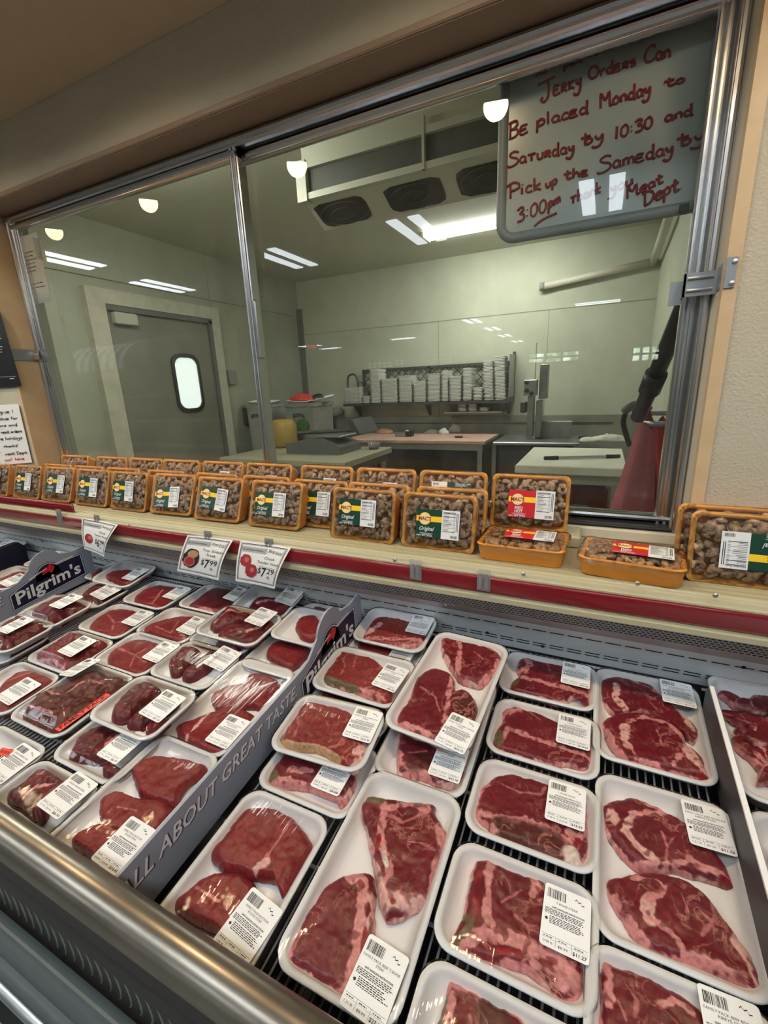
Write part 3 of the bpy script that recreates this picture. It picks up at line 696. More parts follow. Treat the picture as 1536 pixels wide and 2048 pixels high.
def label_print(title, price, rnd):
    key = (tuple(title), price)
    if key in PRN: return PRN[key]
    R = random.Random(len(PRN)+3); m = MB(); w, h = LW, LH; x0, y1 = -w/2, h/2
    x = x0+.004
    while x < x0+.026:
        b = R.choice((.0003,.0005,.0008,.0011)); m.rect(x, y1-.016, x+b, y1-.005); x += b+R.choice((.0004,.0006,.0009))
    sc_ = [(x0+.037,y1-.009),(x0+.039,y1-.007),(x0+.041,y1-.010),(x0+.044,y1-.0085),(x0+.045,y1-.012),(x0+.048,y1-.0115)]
    for a, b in zip(sc_, sc_[1:]): m.add([(a[0],a[1],0),(b[0],b[1],0),(b[0],b[1]+.0011,0),(a[0],a[1]+.0011,0)], [(0,1,2,3)])
    for i, t in enumerate(title): put_text(m, t, 0, y1-.0215-.004*i, .0026, min(w-.006, .00215*len(t)), 'C')
    yy = y1-.0225-.004*len(title)
    put_text(m, 'SAFE HANDLING INSTRUCTIONS', .002, yy-.0008, .0019, .038, 'C', off=.03)
    def words(x, x2, y, hh):
        while x < x2:
            b = R.uniform(.0015,.0045); m.rect(x, y, min(x+b,x2), y+hh); x += b+.0009
    yy -= .0034
    for k in range(4): words(x0+.003, x0+w-.004-R.uniform(0,.006), yy, .00085); yy -= .00165
    yy -= .0012
    for k in range(5): words(x0+.009, x0+w-.004-R.uniform(0,.012), yy, .0009); yy -= .0018
    m.poly([(x0+.003,yy+.006),(x0+.006,yy+.0075),(x0+.0075,yy+.005),(x0+.005,yy+.0035)])
    yb = -h/2
    m.rect(x0+.002, yb+.0125, -x0-.002, yb+.0128); m.rect(x0+.002, yb+.009, -x0-.002, yb+.0092)
    for xx in (x0+.018, x0+.036): m.rect(xx, yb+.002, xx+.0003, yb+.0125)
    for xx in (x0+.004, x0+.021, x0+.039): words(xx, xx+.010, yb+.0102, .0009)
    put_text(m, R.choice(('1.06 lb','0.98 lb','1.21 lb')), x0+.004, yb+.004, .0026, .011); put_text(m, R.choice(('$8.99','$9.99','$10.99')), x0+.021, yb+.0035, .0026, .011)
    put_text(m, price, x0+.0375, yb+.0032, .0036, .0155, off=.02)
    PRN[key] = m.mesh('label_print', ink); return PRN[key]
LPOLY = [(p[0], p[1]) for p in rrect(LW, LH, .004, 3)]
LABEL_ME = MB().prism(LPOLY, 0, .0003).mesh('price_label', labelm)
STICK = mat('orange_red_sticker', lin((238,72,52)), .5)
def pack(key, size, label, quad=None, c=None, b=0.0, yaw=0.0, pitch=0.0, roll=0.0, cuts=(), lab=None, title=('BEEF STEAK',), price='$8.42', top=None, nm='packaged_steak', group='trays of beef in the meat case', sticker=None, tray=foam, labyaw=0.0, cat='packaged meat'):
    w, l, h = SIZES[size]
    up = b+h
    if quad: q = [onDeck(x,y,up) for x, y in quad]; cc = sum(q, Vector())/4; x0, y0 = cc.x, cc.y
    if c: x0, y0 = c
    Mx = deckM(x0, y0, b+.0008, yaw, pitch, roll); Mi = Mx.inverted()
    r = empty(nm, label, cat, Mx, group)
    link('foam_tray', tray_mesh(size, tray), r)
    hmax = 0
    def loc(p): q = Mi @ onDeck(p[0], p[1], up); return (q.x, q.y)
    for i, ct in enumerate(cuts):
        out = [loc(p) for p in P_(ct['c'], ct['o'])]
        mx, my = w/2-.011, l/2-.011
        out = [(max(-mx,min(mx,a)), max(-my,min(my,bb))) for a, bb in out]
        fe = [(k, wd, [loc(p) for p in P_(ct['c'], pl)]) for k, wd, pl in ct.get('f', ())]
        hh = ct.get('h', .017); dm = ct.get('dome', 0)
        small = y0 > .62 and x0 < -.55
        me = slab(out, hh, fe, ct['l'], ct.get('m', 0), rim=ct.get('rim', 0), seed=hash_(key)+i*3.7, dome=dm, z0=.0052+ct.get('z',0), nth=84 if small else 190, nr=22 if small else 58, crease=ct.get('crease',0)).mesh('beef_cut', beef, True)
        link('beef_cut', me, r); hmax = max(hmax, .006+ct.get('z',0)+(hh+dm)*1.12)
    fm, fz = film_geo(w, l, h, max(hmax+.001, top or 0))
    link('plastic_wrap', fm.mesh('plastic_wrap', film, True), r)
    if lab:
        u, v = loc(lab); u = max(-w/2+LW/2+.002, min(w/2-LW/2-.002, u)); v = max(-l/2+LH/2, min(l/2-LH/2, v))
        e = .012; gx = (fz(u+e,v)-fz(u-e,v))/(2*e); gy = (fz(u,v+e)-fz(u,v-e))/(2*e)
        zc = max(fz(u+a*LW*.42,v+bb*LH*.42)-gx*a*LW*.42-gy*bb*LH*.42 for a in (-1,0,1) for bb in (-1,0,1))
        ML = T(u,v,zc+.0006) @ Matrix(((1,0,0,0),(0,1,0,0),(gx,gy,1,0),(0,0,0,1))) @ RZ(labyaw)
        lo = link('price_label', LABEL_ME, r, ML)
        link('label_print', label_print(title, price, None), lo, T(0,0,.0005))
    if sticker:
        (su, sv, sr, sw, sh, txt) = sticker
        u, v = loc((su,sv)); z = max(fz(u,v), fz(u+.03*math.cos(sr),v+.03*math.sin(sr)), fz(u-.03*math.cos(sr),v-.03*math.sin(sr)))+.0012
        so = link('sticker', MB().rect(-sw/2,-sh/2,sw/2,sh/2,.0002).mesh('sticker', STICK), r, T(u,v,z) @ RZ(math.degrees(sr)))
        so['label'] = 'red sticker with black lettering'
        tm = MB()
        if txt: put_text(tm, txt, 0, -sh*.30, sh*.60, sw*.90, 'C', .0005, off=.02)
        else: [tm.rect(-.010+.005*i,-.003,-.0075+.005*i,.003,.0005) for i in range(5)]
        link('sticker_lettering', tm.mesh('sticker_lettering', ink), so)
    return r
def hash_(k): return sum((i+1)*ord(ch) for i, ch in enumerate(k)) % 97 * .73
TBT = ('T-BONE STEAK',); NYT = ('BONE IN NEW YORK STRIP','STEAK'); FTB = ('FAMILY PACK BEEF T-BONE','STEAK'); FRB = ('FAMILY PACK BEEF BONELESS','RIBEYE STEAK'); FBR = ('FAMILY PACK BOTTOM','ROUND STEAK'); CHT = ('CHUCK TENDER STEAK',); TSR = ('TOP SIRLOIN STEAK',)
GT = 'T-bone steak trays'; GR = 'ribeye trays'; GL = 'beef trays between the two lettered dividers'; GN = 'bone-in strip trays'
# ---- T-bone column
pack('R5','A','single T-bone tray priced $11.27, below the T-bone tray priced $14.29', quad=[(912,1678),(1197,1792),(1192,2010),(862,1900)], c=(-.047,.437), group=GT, title=TBT, price='$11.27', lab=P_(5,[(630,890)])[0], cuts=[dict(c=5,l='tb',m=.9,rim=.006,h=.018,
  o=[(225,590),(270,555),(330,570),(400,620),(480,660),(545,700),(650,820),(720,950),(715,1100),(700,1230),(600,1235),(560,1160),(480,1100),(380,1060),(250,1060),(90,1040),(100,970),(130,900),(160,840),(185,740),(205,650)],
  f=[('f',.006,[(300,590),(285,700),(275,850),(300,900)]),('f',.010,[(150,1000),(190,960),(280,930),(400,965),(560,1030),(700,1160)]),('r',.0035,[(225,760),(240,840)]),('r',.003,[(235,700),(245,660)]),('r',.005,[(190,1010),(160,1020)]),('r',.004,[(330,1010),(420,1020)]),
     ('f',.004,[(420,620),(480,680),(510,720),(480,770)]),('v',.0016,[(340,790),(400,760),(430,740)]),('v',.0014,[(520,800),(560,860),(600,900)]),('v',.0016,[(400,850),(460,900),(470,960)]),('v',.0012,[(330,690),(390,640)]),('b',.004,[(165,850),(205,880),(190,920),(130,970)]),('f',.005,[(480,1060),(560,1110),(620,1180)])])])
pack('R4','A','single T-bone tray priced $14.29 with dark tenderloin and white bone knob', quad=[(955,1522),(1195,1580),(1195,1775),(930,1670)], c=(-.048,.588), group=GT, title=TBT, price='$14.29', lab=P_(5,[(630,365)])[0], cuts=[dict(c=5,l='tb',m=.7,rim=.006,h=.018,
  o=[(215,300),(260,250),(350,205),(450,205),(560,230),(650,245),(720,300),(730,400),(740,520),(720,600),(690,710),(640,700),(560,650),(450,590),(380,560),(310,540),(290,500),(280,440),(230,400),(215,360)],
  f=[('f',.006,[(225,385),(330,420),(450,425),(560,470),(640,520)]),('d',.030,[(360,480),(470,510),(560,540)]),('d',.022,[(330,470),(420,540)]),('f',.005,[(300,450),(330,520),(420,570),(540,630)]),('v',.002,[(340,260),(420,300),(520,310),(540,280)]),('f',.006,[(640,480),(690,510),(720,460)]),('w',.013,[(655,575),(665,620)]),('r',.006,[(690,520)]),('f',.006,[(600,600),(640,680)]),('f',.005,[(280,260),(240,300)])])])
pack('R3','A','single T-bone tray with round green bone end, behind the tray priced $14.29', quad=[(990,1390),(1190,1435),(1193,1570),(965,1520)], c=(-.05,.738), group=GT, title=TBT, price='$14.04', lab=P_(6,[(665,710)])[0], cuts=[dict(c=6,l='tb',m=.5,rim=.005,h=.018,
  o=[(345,595),(400,560),(450,565),(500,590),(560,630),(660,680),(745,730),(745,840),(640,830),(560,850),(470,855),(350,840),(295,815),(285,760),(310,690),(340,650)],
  f=[('f',.005,[(370,690),(500,735),(620,775),(745,820)]),('f',.010,[(360,610),(420,600)]),('r',.003,[(350,640),(380,650)]),('f',.006,[(340,740),(380,690)]),('b',.011,[(325,710),(330,740)]),('v',.0016,[(450,600),(520,650)]),('f',.005,[(300,800),(420,830),(520,845)])])])
pack('R2','A','single T-bone tray against the back panel, just left of the ribeye trays', quad=[(1020,1280),(1192,1330),(1192,1442),(996,1385)], c=(-.058,.892), group=GT, title=TBT, price='$9.18', lab=P_(6,[(675,455)])[0], cuts=[dict(c=6,l='tb',m=.5,rim=.005,h=.018,
  o=[(435,335),(500,320),(555,335),(590,365),(640,395),(745,440),(765,520),(755,590),(715,575),(690,530),(600,580),(520,570),(430,555),(375,535),(385,470),(420,440),(410,400)],
  f=[('f',.006,[(420,455),(500,470),(600,500),(700,525),(760,560)]),('b',.009,[(400,485),(410,470)]),('b',.004,[(458,437)]),('f',.008,[(450,350),(470,400),(440,430)]),('f',.007,[(740,460),(750,560)]),('v',.0016,[(540,380),(560,430)])])])
pack('R6','A','T-bone tray cut off by the bottom edge of the photo', c=(-.045,.292), group=GT, title=TBT, price='$12.61', cuts=[dict(c=5,l='tb',m=.9,rim=.008,h=.018,
  o=[(110,1100),(140,1090),(240,1150),(310,1160),(340,1200),(420,1270),(520,1400),(640,1600),(500,1700),(60,1560),(30,1400),(60,1290),(90,1200)],
  f=[('f',.012,[(130,1110),(200,1170),(310,1190)]),('b',.004,[(100,1210),(60,1330),(50,1450)]),('d',.02,[(300,1290),(350,1400)]),('f',.006,[(120,1220),(100,1330)]),('v',.0016,[(200,1300),(230,1450)])])])
# ---- family T-bones
pack('R18','C','long family tray of two T-bone steaks beside the bottom round tray', c=(-.232,.418), group=GT, title=FTB, price='$27.18', lab=P_(4,[(785,1570)])[0], labyaw=-4, cuts=[dict(c=4,l='tb',m=.55,rim=.004,h=.018,
  o=[(600,860),(700,835),(775,850),(800,930),(790,1100),(800,1300),(740,1450),(700,1600),(620,1700),(500,1640),(380,1560),(250,1480),(215,1430),(250,1300),(330,1200),(370,1080),(460,980),(500,920)],
  f=[('f',.009,[(640,870),(720,900),(730,1000),(705,1150),(695,1300),(665,1450),(625,1600)]),('f',.009,[(330,1215),(262,1340),(235,1450)]),('r',.004,[(705,920),(720,940)]),('r',.004,[(745,1200),(720,1330)]),('f',.007,[(400,1600),(520,1560),(620,1560)]),('v',.0014,[(360,1225),(420,1230),(470,1260)]),('p',.005,[(780,1000),(770,1200)])]),
  dict(c=4,l='tb',m=.55,rim=.005,h=.018,z=.003,
  o=[(705,470),(720,410),(760,400),(850,415),(920,425),(1140,455),(1150,500),(1200,580),(1240,660),(1210,800),(1180,930),(1100,1030),(1000,1090),(900,1140),(850,1110),(815,1040),(800,900),(770,760),(740,600)],
  f=[('f',.006,[(850,470),(840,580),(825,680),(865,790),(880,880),(840,960)]),('p',.010,[(800,840),(830,960),(860,1060)]),('b',.010,[(770,435),(830,440)]),('b',.006,[(940,440),(1100,465)]),('f',.006,[(880,490),(1000,470),(1110,500)]),('v',.0022,[(890,540),(960,580),(1050,540),(1100,520)]),('v',.0018,[(920,500),(960,540),(1000,500)]),
     ('f',.012,[(1200,600),(1210,760),(1160,900)]),('p',.012,[(870,1030),(960,1040),(1060,1040)]),('r',.005,[(905,1040)]),('w',.004,[(850,760),(865,830)]),('r',.003,[(820,660),(815,720)]),('v',.0016,[(990,690),(1080,700),(1150,740)]),('v',.0012,[(890,620),(960,610),(1020,615)])])])
pack('R1b','C','family T-bone tray lying under the tilted two-T-bone tray', c=(-.236,.700), group=GT, title=FTB, price='$25.78', lab=P_(4,[(1235,225)])[0], cuts=[dict(c=4,l='tb',m=.5,rim=.006,h=.018,
  o=[(905,-20),(960,-60),(1140,-60),(1330,0),(1340,160),(1330,330),(1180,330),(1090,290),(980,280),(920,240)], f=[('f',.008,[(930,150),(960,220),(1090,280)]),('d',.02,[(1030,220),(1100,200)]),('v',.002,[(1000,160),(1100,150)])])])
pack('R1','C','long family tray of two T-bone steaks, raised on the tray beneath, nearest the back panel', quad=[(866,1256),(1020,1282),(948,1520),(773,1448)], b=.050, pitch=3, yaw=-4, group=GT, title=FTB, price='$25.75', lab=(915,1463), labyaw=-6, cuts=[dict(c=6,l='tb',m=.5,rim=.006,h=.018,
  o=[(65,285),(100,255),(160,265),(175,278),(260,290),(320,330),(348,370),(330,420),(300,445),(255,485),(210,478),(160,465),(130,430),(100,385),(75,340)],
  f=[('f',.006,[(150,270),(158,330),(148,400),(150,460)]),('f',.007,[(175,290),(240,305),(310,345)]),('b',.005,[(180,285)]),('f',.008,[(335,390),(300,440),(250,478)]),('r',.004,[(100,290),(120,330)]),('v',.0014,[(220,350),(260,380)])]),
  dict(c=0,l='tb',m=.8,rim=.005,h=.018,
  o=[(832,1345),(870,1330),(905,1345),(912,1375),(935,1375),(955,1405),(962,1440),(940,1475),(880,1490),(850,1465),(820,1460),(795,1440),(793,1420),(815,1390)],
  f=[('f',.006,[(905,1350),(898,1390),(890,1430),(880,1480)]),('d',.028,[(932,1400),(930,1430)]),('f',.006,[(800,1440),(840,1450),(870,1470)]),('b',.006,[(878,1470)]),('v',.002,[(840,1370),(870,1390),(880,1420)])])])
# ---- ribeyes
pack('R8','B','big tray of two ribeye steaks priced $11.78, right of the T-bone column', c=(.133,.575), group=GR, title=FRB, price='$11.78', lab=P_(5,[(1262,465)])[0], labyaw=3, cuts=[dict(c=5,l='rb',m=.6,rim=.003,h=.018,
  o=[(795,340),(860,320),(940,310),(1080,375),(1180,430),(1290,530),(1360,620),(1390,700),(1300,680),(1200,655),(1120,630),(1040,640),(950,620),(880,560),(820,480),(795,410)],
  f=[('p',.006,[(925,400),(905,480),(950,545),(1040,605)]),('p',.009,[(830,380),(840,420)]),('f',.004,[(960,330),(1070,390),(1000,390),(930,400)]),('f',.006,[(1180,600),(1260,640),(1370,690)]),('v',.002,[(1060,480),(1085,540),(1080,600)]),('v',.0016,[(1085,540),(1120,500)]),('r',.004,[(1330,680),(1385,700)]),('f',.004,[(850,540),(930,610),(1040,630)]),('f',.003,[(1040,610),(1120,620),(1200,600)])]),
  dict(c=5,l='rb',m=.6,rim=.003,h=.018,
  o=[(815,680),(900,650),(1000,640),(1100,650),(1200,690),(1300,780),(1400,920),(1480,1030),(1536,1160),(1480,1170),(1350,1110),(1200,1050),(1100,1030),(1010,1010),(950,950),(900,870),(830,750)],
  f=[('p',.008,[(1010,780),(1000,840),(1010,880)]),('f',.005,[(1080,720),(1010,780)]),('f',.004,[(1010,870),(1080,910),(1130,960),(1160,1020)]),('f',.003,[(930,680),(1040,690),(1080,730)]),('p',.008,[(1400,960),(1460,1060),(1500,1140)]),('r',.006,[(1490,1110),(1520,1150)]),('f',.006,[(1170,1030),(1300,1070),(1420,1130)]),('v',.0016,[(1280,760),(1300,860),(1240,940)]),('v',.0016,[(1230,830),(1280,880)]),('f',.005,[(850,770),(920,880),(1000,990)]),('v',.0014,[(1150,760),(1180,840)])])])
pack('R7','B','big tray of two ribeye steaks against the back panel by the charcoal divider', quad=[(1192,1328),(1405,1375),(1441,1592),(1192,1503)], c=(.126,.845), group=GR, title=FRB, price='$17.15', lab=P_(6,[(1128,540)])[0], cuts=[dict(c=6,l='rb',m=.6,rim=.003,h=.017,
  o=[(785,460),(850,425),(930,455),(1010,480),(1060,520),(1140,600),(1195,640),(1235,690),(1210,735),(1150,690),(1080,650),(1000,610),(930,600),(860,610),(800,555)],
  f=[('p',.008,[(860,490),(855,550),(900,600)]),('f',.004,[(930,470),(1000,500),(1060,540)]),('p',.006,[(1150,620),(1200,690)]),('v',.0016,[(1000,560),(1040,600)]),('r',.003,[(1215,700)])]),
  dict(c=6,l='rb',m=.6,rim=.003,h=.018,z=.002,
  o=[(800,640),(860,610),(930,605),(1020,615),(1090,645),(1160,700),(1180,760),(1240,800),(1265,860),(1280,915),(1230,900),(1150,880),(1050,860),(970,840),(900,835),(840,760),(805,690)],
  f=[('p',.009,[(895,675),(890,740),(915,770)]),('f',.004,[(900,660),(980,640),(1080,660),(1150,720),(1165,780),(1110,850)]),('f',.004,[(915,770),(950,820),(1040,850)]),('p',.009,[(1180,790),(1220,840),(1250,880)]),('r',.004,[(1230,890),(1275,910)]),('f',.005,[(815,690),(850,770),(900,825)]),('v',.0014,[(1040,700),(1060,760)])])])
pack('R9','B','ribeye tray at the bottom edge of the photo, in front of the $11.78 tray', c=(.128,.330), group=GR, title=FRB, price='$15.35', lab=P_(5,[(1365,1275)])[0], labyaw=2, cuts=[dict(c=5,l='rb',m=.6,rim=.004,h=.018,
  o=[(785,1035),(850,1060),(950,1090),(1060,1130),(1150,1190),(1250,1270),(1310,1400),(1320,1700),(1000,1750),(800,1500),(785,1200)],
  f=[('f',.005,[(800,1050),(830,1120),(820,1250)]),('v',.0018,[(900,1160),(950,1230),(940,1300)]),('f',.004,[(1060,1250),(1120,1230),(1200,1280)]),('v',.0014,[(870,1240),(900,1320)])])])
# ---- stew meat right of the divider
def stew(key, size, label, c, seed, n=80):
    w, l, h = SIZES[size]; r = pack(key, size, label, c=c, top=.040, nm='packaged_stew_meat', group='beef strip trays right of the charcoal divider')
    R = random.Random(seed)
    for i in range(n):
        a = R.uniform(0, math.pi); L_ = R.uniform(.024,.044); u = R.uniform(-w/2+.044,w/2-.044); v = R.uniform(-l/2+.048,l/2-.048); z = R.uniform(.002,.018)
        bw = R.uniform(.011,.018); out = []
        for k in range(10):
            t = 2*math.pi*k/10; x = L_*math.cos(t)*(1+R.uniform(-.15,.15)); y = bw*math.sin(t)*(1+R.uniform(-.25,.25)); out.append((u+x*math.cos(a)-y*math.sin(a), v+x*math.sin(a)+y*math.cos(a)))
        fe = [('f',.004,[out[1],out[3],out[4]])] if R.random() < .75 else []
        me = slab(out, R.uniform(.012,.018), fe, R.choice(('tb','rb','ch')), .5, z0=z, rim=.0012, seed=i*2.3, nth=28, nr=9).mesh('beef_strip', beef, True)
        link('beef_strip', me, r)
    return r
stew('R10','S','white tray heaped with beef strips right of the charcoal divider', (.355,.860), 5)
stew('R11','S','second white tray of beef strips at the right edge of the photo', (.355,.555), 8, 66)
# ---- bone-in strips
pack('R13','A','strip steak tray partly covered by the tray stacked on it, left of the family T-bones', c=(-.405,.528), group=GN, title=NYT, price='$8.88', lab=P_(4,[(560,300)])[0], cuts=[dict(c=4,l='tb',m=.5,rim=.005,h=.018,
  o=[(150,180),(200,60),(320,20),(500,60),(660,150),(680,300),(640,400),(590,460),(560,420),(480,390),(350,350),(160,350),(120,250)], f=[('f',.008,[(150,330),(300,330),(480,380),(580,440)]),('b',.012,[(150,250),(190,300)]),('f',.007,[(300,260),(420,270)]),('r',.005,[(440,340)])])])
pack('R12','A','bone-in strip steak tray stacked on another tray, front of its column', quad=[(605,1383),(772,1425),(736,1546),(538,1482)], b=.030, pitch=2, yaw=4, group=GN, title=NYT, price='$10.35', lab=P_(2,[(1312,1330)])[0], cuts=[dict(c=4,l='ny',m=.7,rim=.003,h=.018,
  o=[(225,60),(270,-60),(330,-140),(420,-170),(560,-160),(640,-90),(700,-40),(760,20),(760,120),(740,200),(700,260),(620,262),(540,175),(460,132),(330,122),(250,105)],
  f=[('n',.008,[(235,70),(290,-60),(350,-140)]),('b',.006,[(230,70),(250,20)]),('n',.007,[(240,95),(330,112),(460,125),(560,185),(620,250)]),('p',.010,[(690,150),(740,120),(690,240)]),('r',.005,[(600,215),(620,240)]),('v',.0016,[(330,-90),(345,0),(320,60)]),('v',.0016,[(300,-30),(290,40)]),('v',.0012,[(480,-80),(520,0)]),('f',.003,[(330,-130),(450,-160),(580,-130)])])])
pack('R14b','A','strip steak tray mostly hidden under the glossy strip tray by the emblem', c=(-.425,.685), group=GN, cuts=[dict(c=2,l='tb',m=.4,h=.016,o=[(1000,1080),(1100,1040),(1300,1060),(1440,1150),(1420,1260),(1200,1200),(1060,1170)])])
pack('R16','A','strip steak tray behind the glossy strip tray, its label uppermost', quad=[(700,1275),(842,1300),(820,1400),(650,1340)], c=(-.43,.850), group=GN, title=NYT, price='$9.12', lab=(803,1312), cuts=[dict(c=2,l='ny',m=.5,rim=.004,h=.016,o=[(1230,790),(1300,770),(1420,800),(1560,860),(1600,900),(1500,980),(1300,900)])])
pack('R15','A','small strip steak tray touching the back panel behind the divider emblem', quad=[(728,1228),(874,1254),(852,1300),(706,1282)], c=(-.428,.922), b=.026, pitch=4, group=GN, title=NYT, price='$8.75', lab=P_(8,[(258,280)])[0], cuts=[dict(c=8,l='ny',m=.6,rim=.004,h=.016,
  o=[(70,265),(100,240),(160,245),(240,265),(300,290),(290,330),(200,340),(100,330),(45,310)], f=[('p',.009,[(60,300),(110,270)]),('f',.006,[(60,315),(150,320),(260,325)]),('r',.006,[(270,320)])])])
pack('R14','L','glossy strip steak tray with bright lamp glare, below the divider emblem', quad=[(672,1285),(842,1330),(792,1428),(628,1355)], b=.030, pitch=2, group=GN, title=NYT, price='$9.46', lab=P_(2,[(1480,1040)])[0], labyaw=-5, cuts=[dict(c=2,l='ny',m=.7,rim=.004,h=.018,
  o=[(1060,950),(1130,870),(1200,835),(1280,870),(1370,900),(1440,960),(1490,1000),(1480,1200),(1400,1150),(1280,1100),(1150,1060),(1060,1020)],
  f=[('b',.006,[(1065,1020),(1160,1050),(1280,1090)]),('n',.006,[(1060,960),(1100,900)]),('f',.006,[(1290,1090),(1400,1130),(1470,1180)]),('r',.006,[(1460,1170)]),('v',.0014,[(1180,900),(1200,960),(1170,1010)]),('v',.0014,[(1270,900),(1250,960)])])])
pack('R17','K','family tray of two smooth bottom round steaks beside the long slogan divider', c=(-.413,.328), group='bottom round trays', title=FBR, price='$14.97', lab=P_(3,[(1290,1055)])[0], labyaw=-6, cuts=[dict(c=3,l='rd',m=0,h=.020,
  o=[(880,900),(950,820),(1050,750),(1150,730),(1250,745),(1340,850),(1350,950),(1300,1100),(1170,1110),(1100,1040),(980,980)], f=[('v',.0014,[(1000,830),(1120,900)])]),
  dict(c=0,l='rd',m=0,h=.020,z=.003,o=[(410,1700),(440,1660),(480,1620),(515,1608),(560,1615),(600,1645),(625,1690),(622,1735),(600,1775),(570,1790),(560,1780),(545,1755),(505,1750),(450,1735)],
  f=[('v',.002,[(583,1640),(560,1680),(535,1715),(520,1735)]),('p',.007,[(515,1738),(530,1728)])])])
# ---- section between the two lettered dividers (chuck, sirloin, round)
def lump(c, o, l='ch', h=.020, dome=.010, **k): return dict(dict(c=c, o=o, l=l, h=h, dome=dome, crease=.0032), **k)
pack('L1a','A','round steak tray in the back corner beside the divider emblem', quad=[(616,1197),(735,1218),(690,1290),(560,1255)], c=(-.648,.925), group=GL, cuts=[dict(c=2,l='rd',h=.016,o=[(1000,580),(1080,565),(1150,580),(1210,620),(1150,650),(1050,640)])])
pack('L1c','A','round steak tray half hidden beside the divider, under the stacked one', c=(-.655,.765), group=GL, cuts=[dict(c=2,l='rd',h=.018,o=[(710,880),(730,820),(800,785),(900,790),(980,830),(940,900),(860,960),(760,920)])])
pack('L1b','A','round steak tray stacked on others just left of the divider emblem', quad=[(586,1212),(710,1240),(670,1300),(546,1259)], b=.028, pitch=2, group=GL, cuts=[dict(c=2,l='rd',h=.018,o=[(890,690),(930,645),(1010,635),(1050,680),(1060,740),(980,780),(910,750)])])
pack('L2','A','tilted dark beef tray directly below the $7.29 price card', quad=[(508,1189),(616,1196),(551,1232),(476,1207)], c=(-.845,.935), b=.022, pitch=7, group=GL, title=CHT, price='$6.20', lab=P_(2,[(875,552)])[0], cuts=[lump(2,[(590,590),(640,540),(720,525),(830,545),(900,560),(830,600),(740,635),(660,620)],dome=.006,f=[('f',.005,[(660,570),(740,560),(800,570)])])])
pack('L3','A','sirloin tray directly below the $7.99 price card', quad=[(407,1170),(510,1180),(436,1226),(363,1212)], group=GL, title=TSR, price='$7.81', lab=P_(2,[(560,520)])[0], cuts=[dict(c=2,l='ch',h=.019,dome=.003,rim=.0015,m=.2,o=[(215,600),(260,560),(340,500),(420,460),(560,475),(540,540),(500,590),(400,630),(300,620)],f=[('f',.004,[(240,600),(330,600),(380,620)])])])
pack('L4b','A','tray under the two-lump chuck tray left of the divider emblem', c=(-.862,.790), group=GL, cuts=[lump(2,[(400,800),(480,820),(560,840),(500,880),(420,860)])])
pack('L4','L','tray of two folded chuck lumps stacked behind the small steak tray', quad=[(456,1212),(562,1233),(506,1292),(401,1255)], b=.030, group=GL, title=CHT, price='$7.02', lab=P_(2,[(690,690)])[0], cuts=[lump(2,[(410,760),(450,710),(600,690),(720,670),(760,690),(720,750),(640,810),(560,815),(470,790)],crease=.004,f=[('f',.004,[(600,760),(690,720)])]),
   lump(2,[(360,690),(400,640),(480,590),(560,600),(640,640),(600,680),(500,700),(400,725)],crease=.004,f=[('f',.004,[(400,690),(480,640),(560,630)])])])
pack('L5','A','sirloin tray against the back, left of the $7.99 card', quad=[(293,1158),(398,1172),(323,1225),(250,1201)], group=GL, title=TSR, price='$8.16', lab=P_(1,[(1110,520)])[0], cuts=[dict(c=1,l='rd',h=.018,m=.1,o=[(815,540),(860,490),(950,455),(1060,450),(1135,460),(1130,490),(1090,530),(1050,590),(980,620),(920,580),(850,570)],f=[('f',.003,[(1000,490),(960,540),(940,570)]),('v',.0016,[(900,540),(980,530)])])])
pack('L6','A','sirloin tray tilted over others, below the $6.99 card', quad=[(228,1137),(327,1151),(257,1177),(202,1149)], c=(-1.455,.915), b=.028, pitch=5, group=GL, title=TSR, price='$7.44', lab=P_(1,[(835,398)])[0], cuts=[dict(c=1,l='rd',h=.016,o=[(640,390),(700,365),(800,365),(900,375),(930,400),(860,420),(760,440),(690,420)])])
pack('L6c','A','glossy beef tray tucked behind the end of the first lettered divider', c=(-1.56,.945), group=GL, cuts=[dict(c=1,l='ch',h=.02,dome=.01,o=[(545,340),(590,350),(620,390),(600,420),(560,410)])])
pack('L7','A','chuck roast tray right behind the end of the first lettered divider', quad=[(195,1158),(274,1177),(202,1217),(150,1183)], c=(-1.475,.815), group=GL, title=CHT, price='$9.03', lab=P_(1,[(660,530)])[0], cuts=[lump(1,[(490,520),(560,465),(660,440),(760,470),(790,500),(700,540),(620,570),(560,540)],dome=.012)])
pack('L8','A','roast tray stacked beside the emblem of the first lettered divider', quad=[(109,1183),(201,1205),(117,1256),(53,1219)], b=.030, c=(-1.445,.675), group=GL, title=CHT, price='$10.22', lab=P_(1,[(425,605)])[0], cuts=[lump(1,[(185,620),(230,560),(320,530),(420,525),(500,540),(560,590),(540,620),(480,660),(380,690),(300,670),(240,640)],dome=.016,f=[('f',.003,[(380,640),(480,610)])])])
pack('L9b','A','roast tray under the two-piece roast tray at the left edge', c=(-1.455,.545), group=GL, cuts=[lump(1,[(60,900),(200,830),(320,760),(300,800),(200,880),(90,930)])])
pack('L9','A','roast tray of two pieces stacked near the slogan end of the first lettered divider', quad=[(36,1220),(113,1245),(8,1308),(-25,1267)], b=.030, c=(-1.44,.560), group=GL, title=CHT, price='$9.80', lab=P_(1,[(115,745)])[0], cuts=[lump(1,[(0,700),(80,650),(160,650),(240,680),(300,700),(200,770),(100,820),(20,850),(-30,800)],dome=.012), lump(1,[(75,650),(105,622),(160,622),(180,655),(140,690),(80,690)],dome=.010,l='rd')])
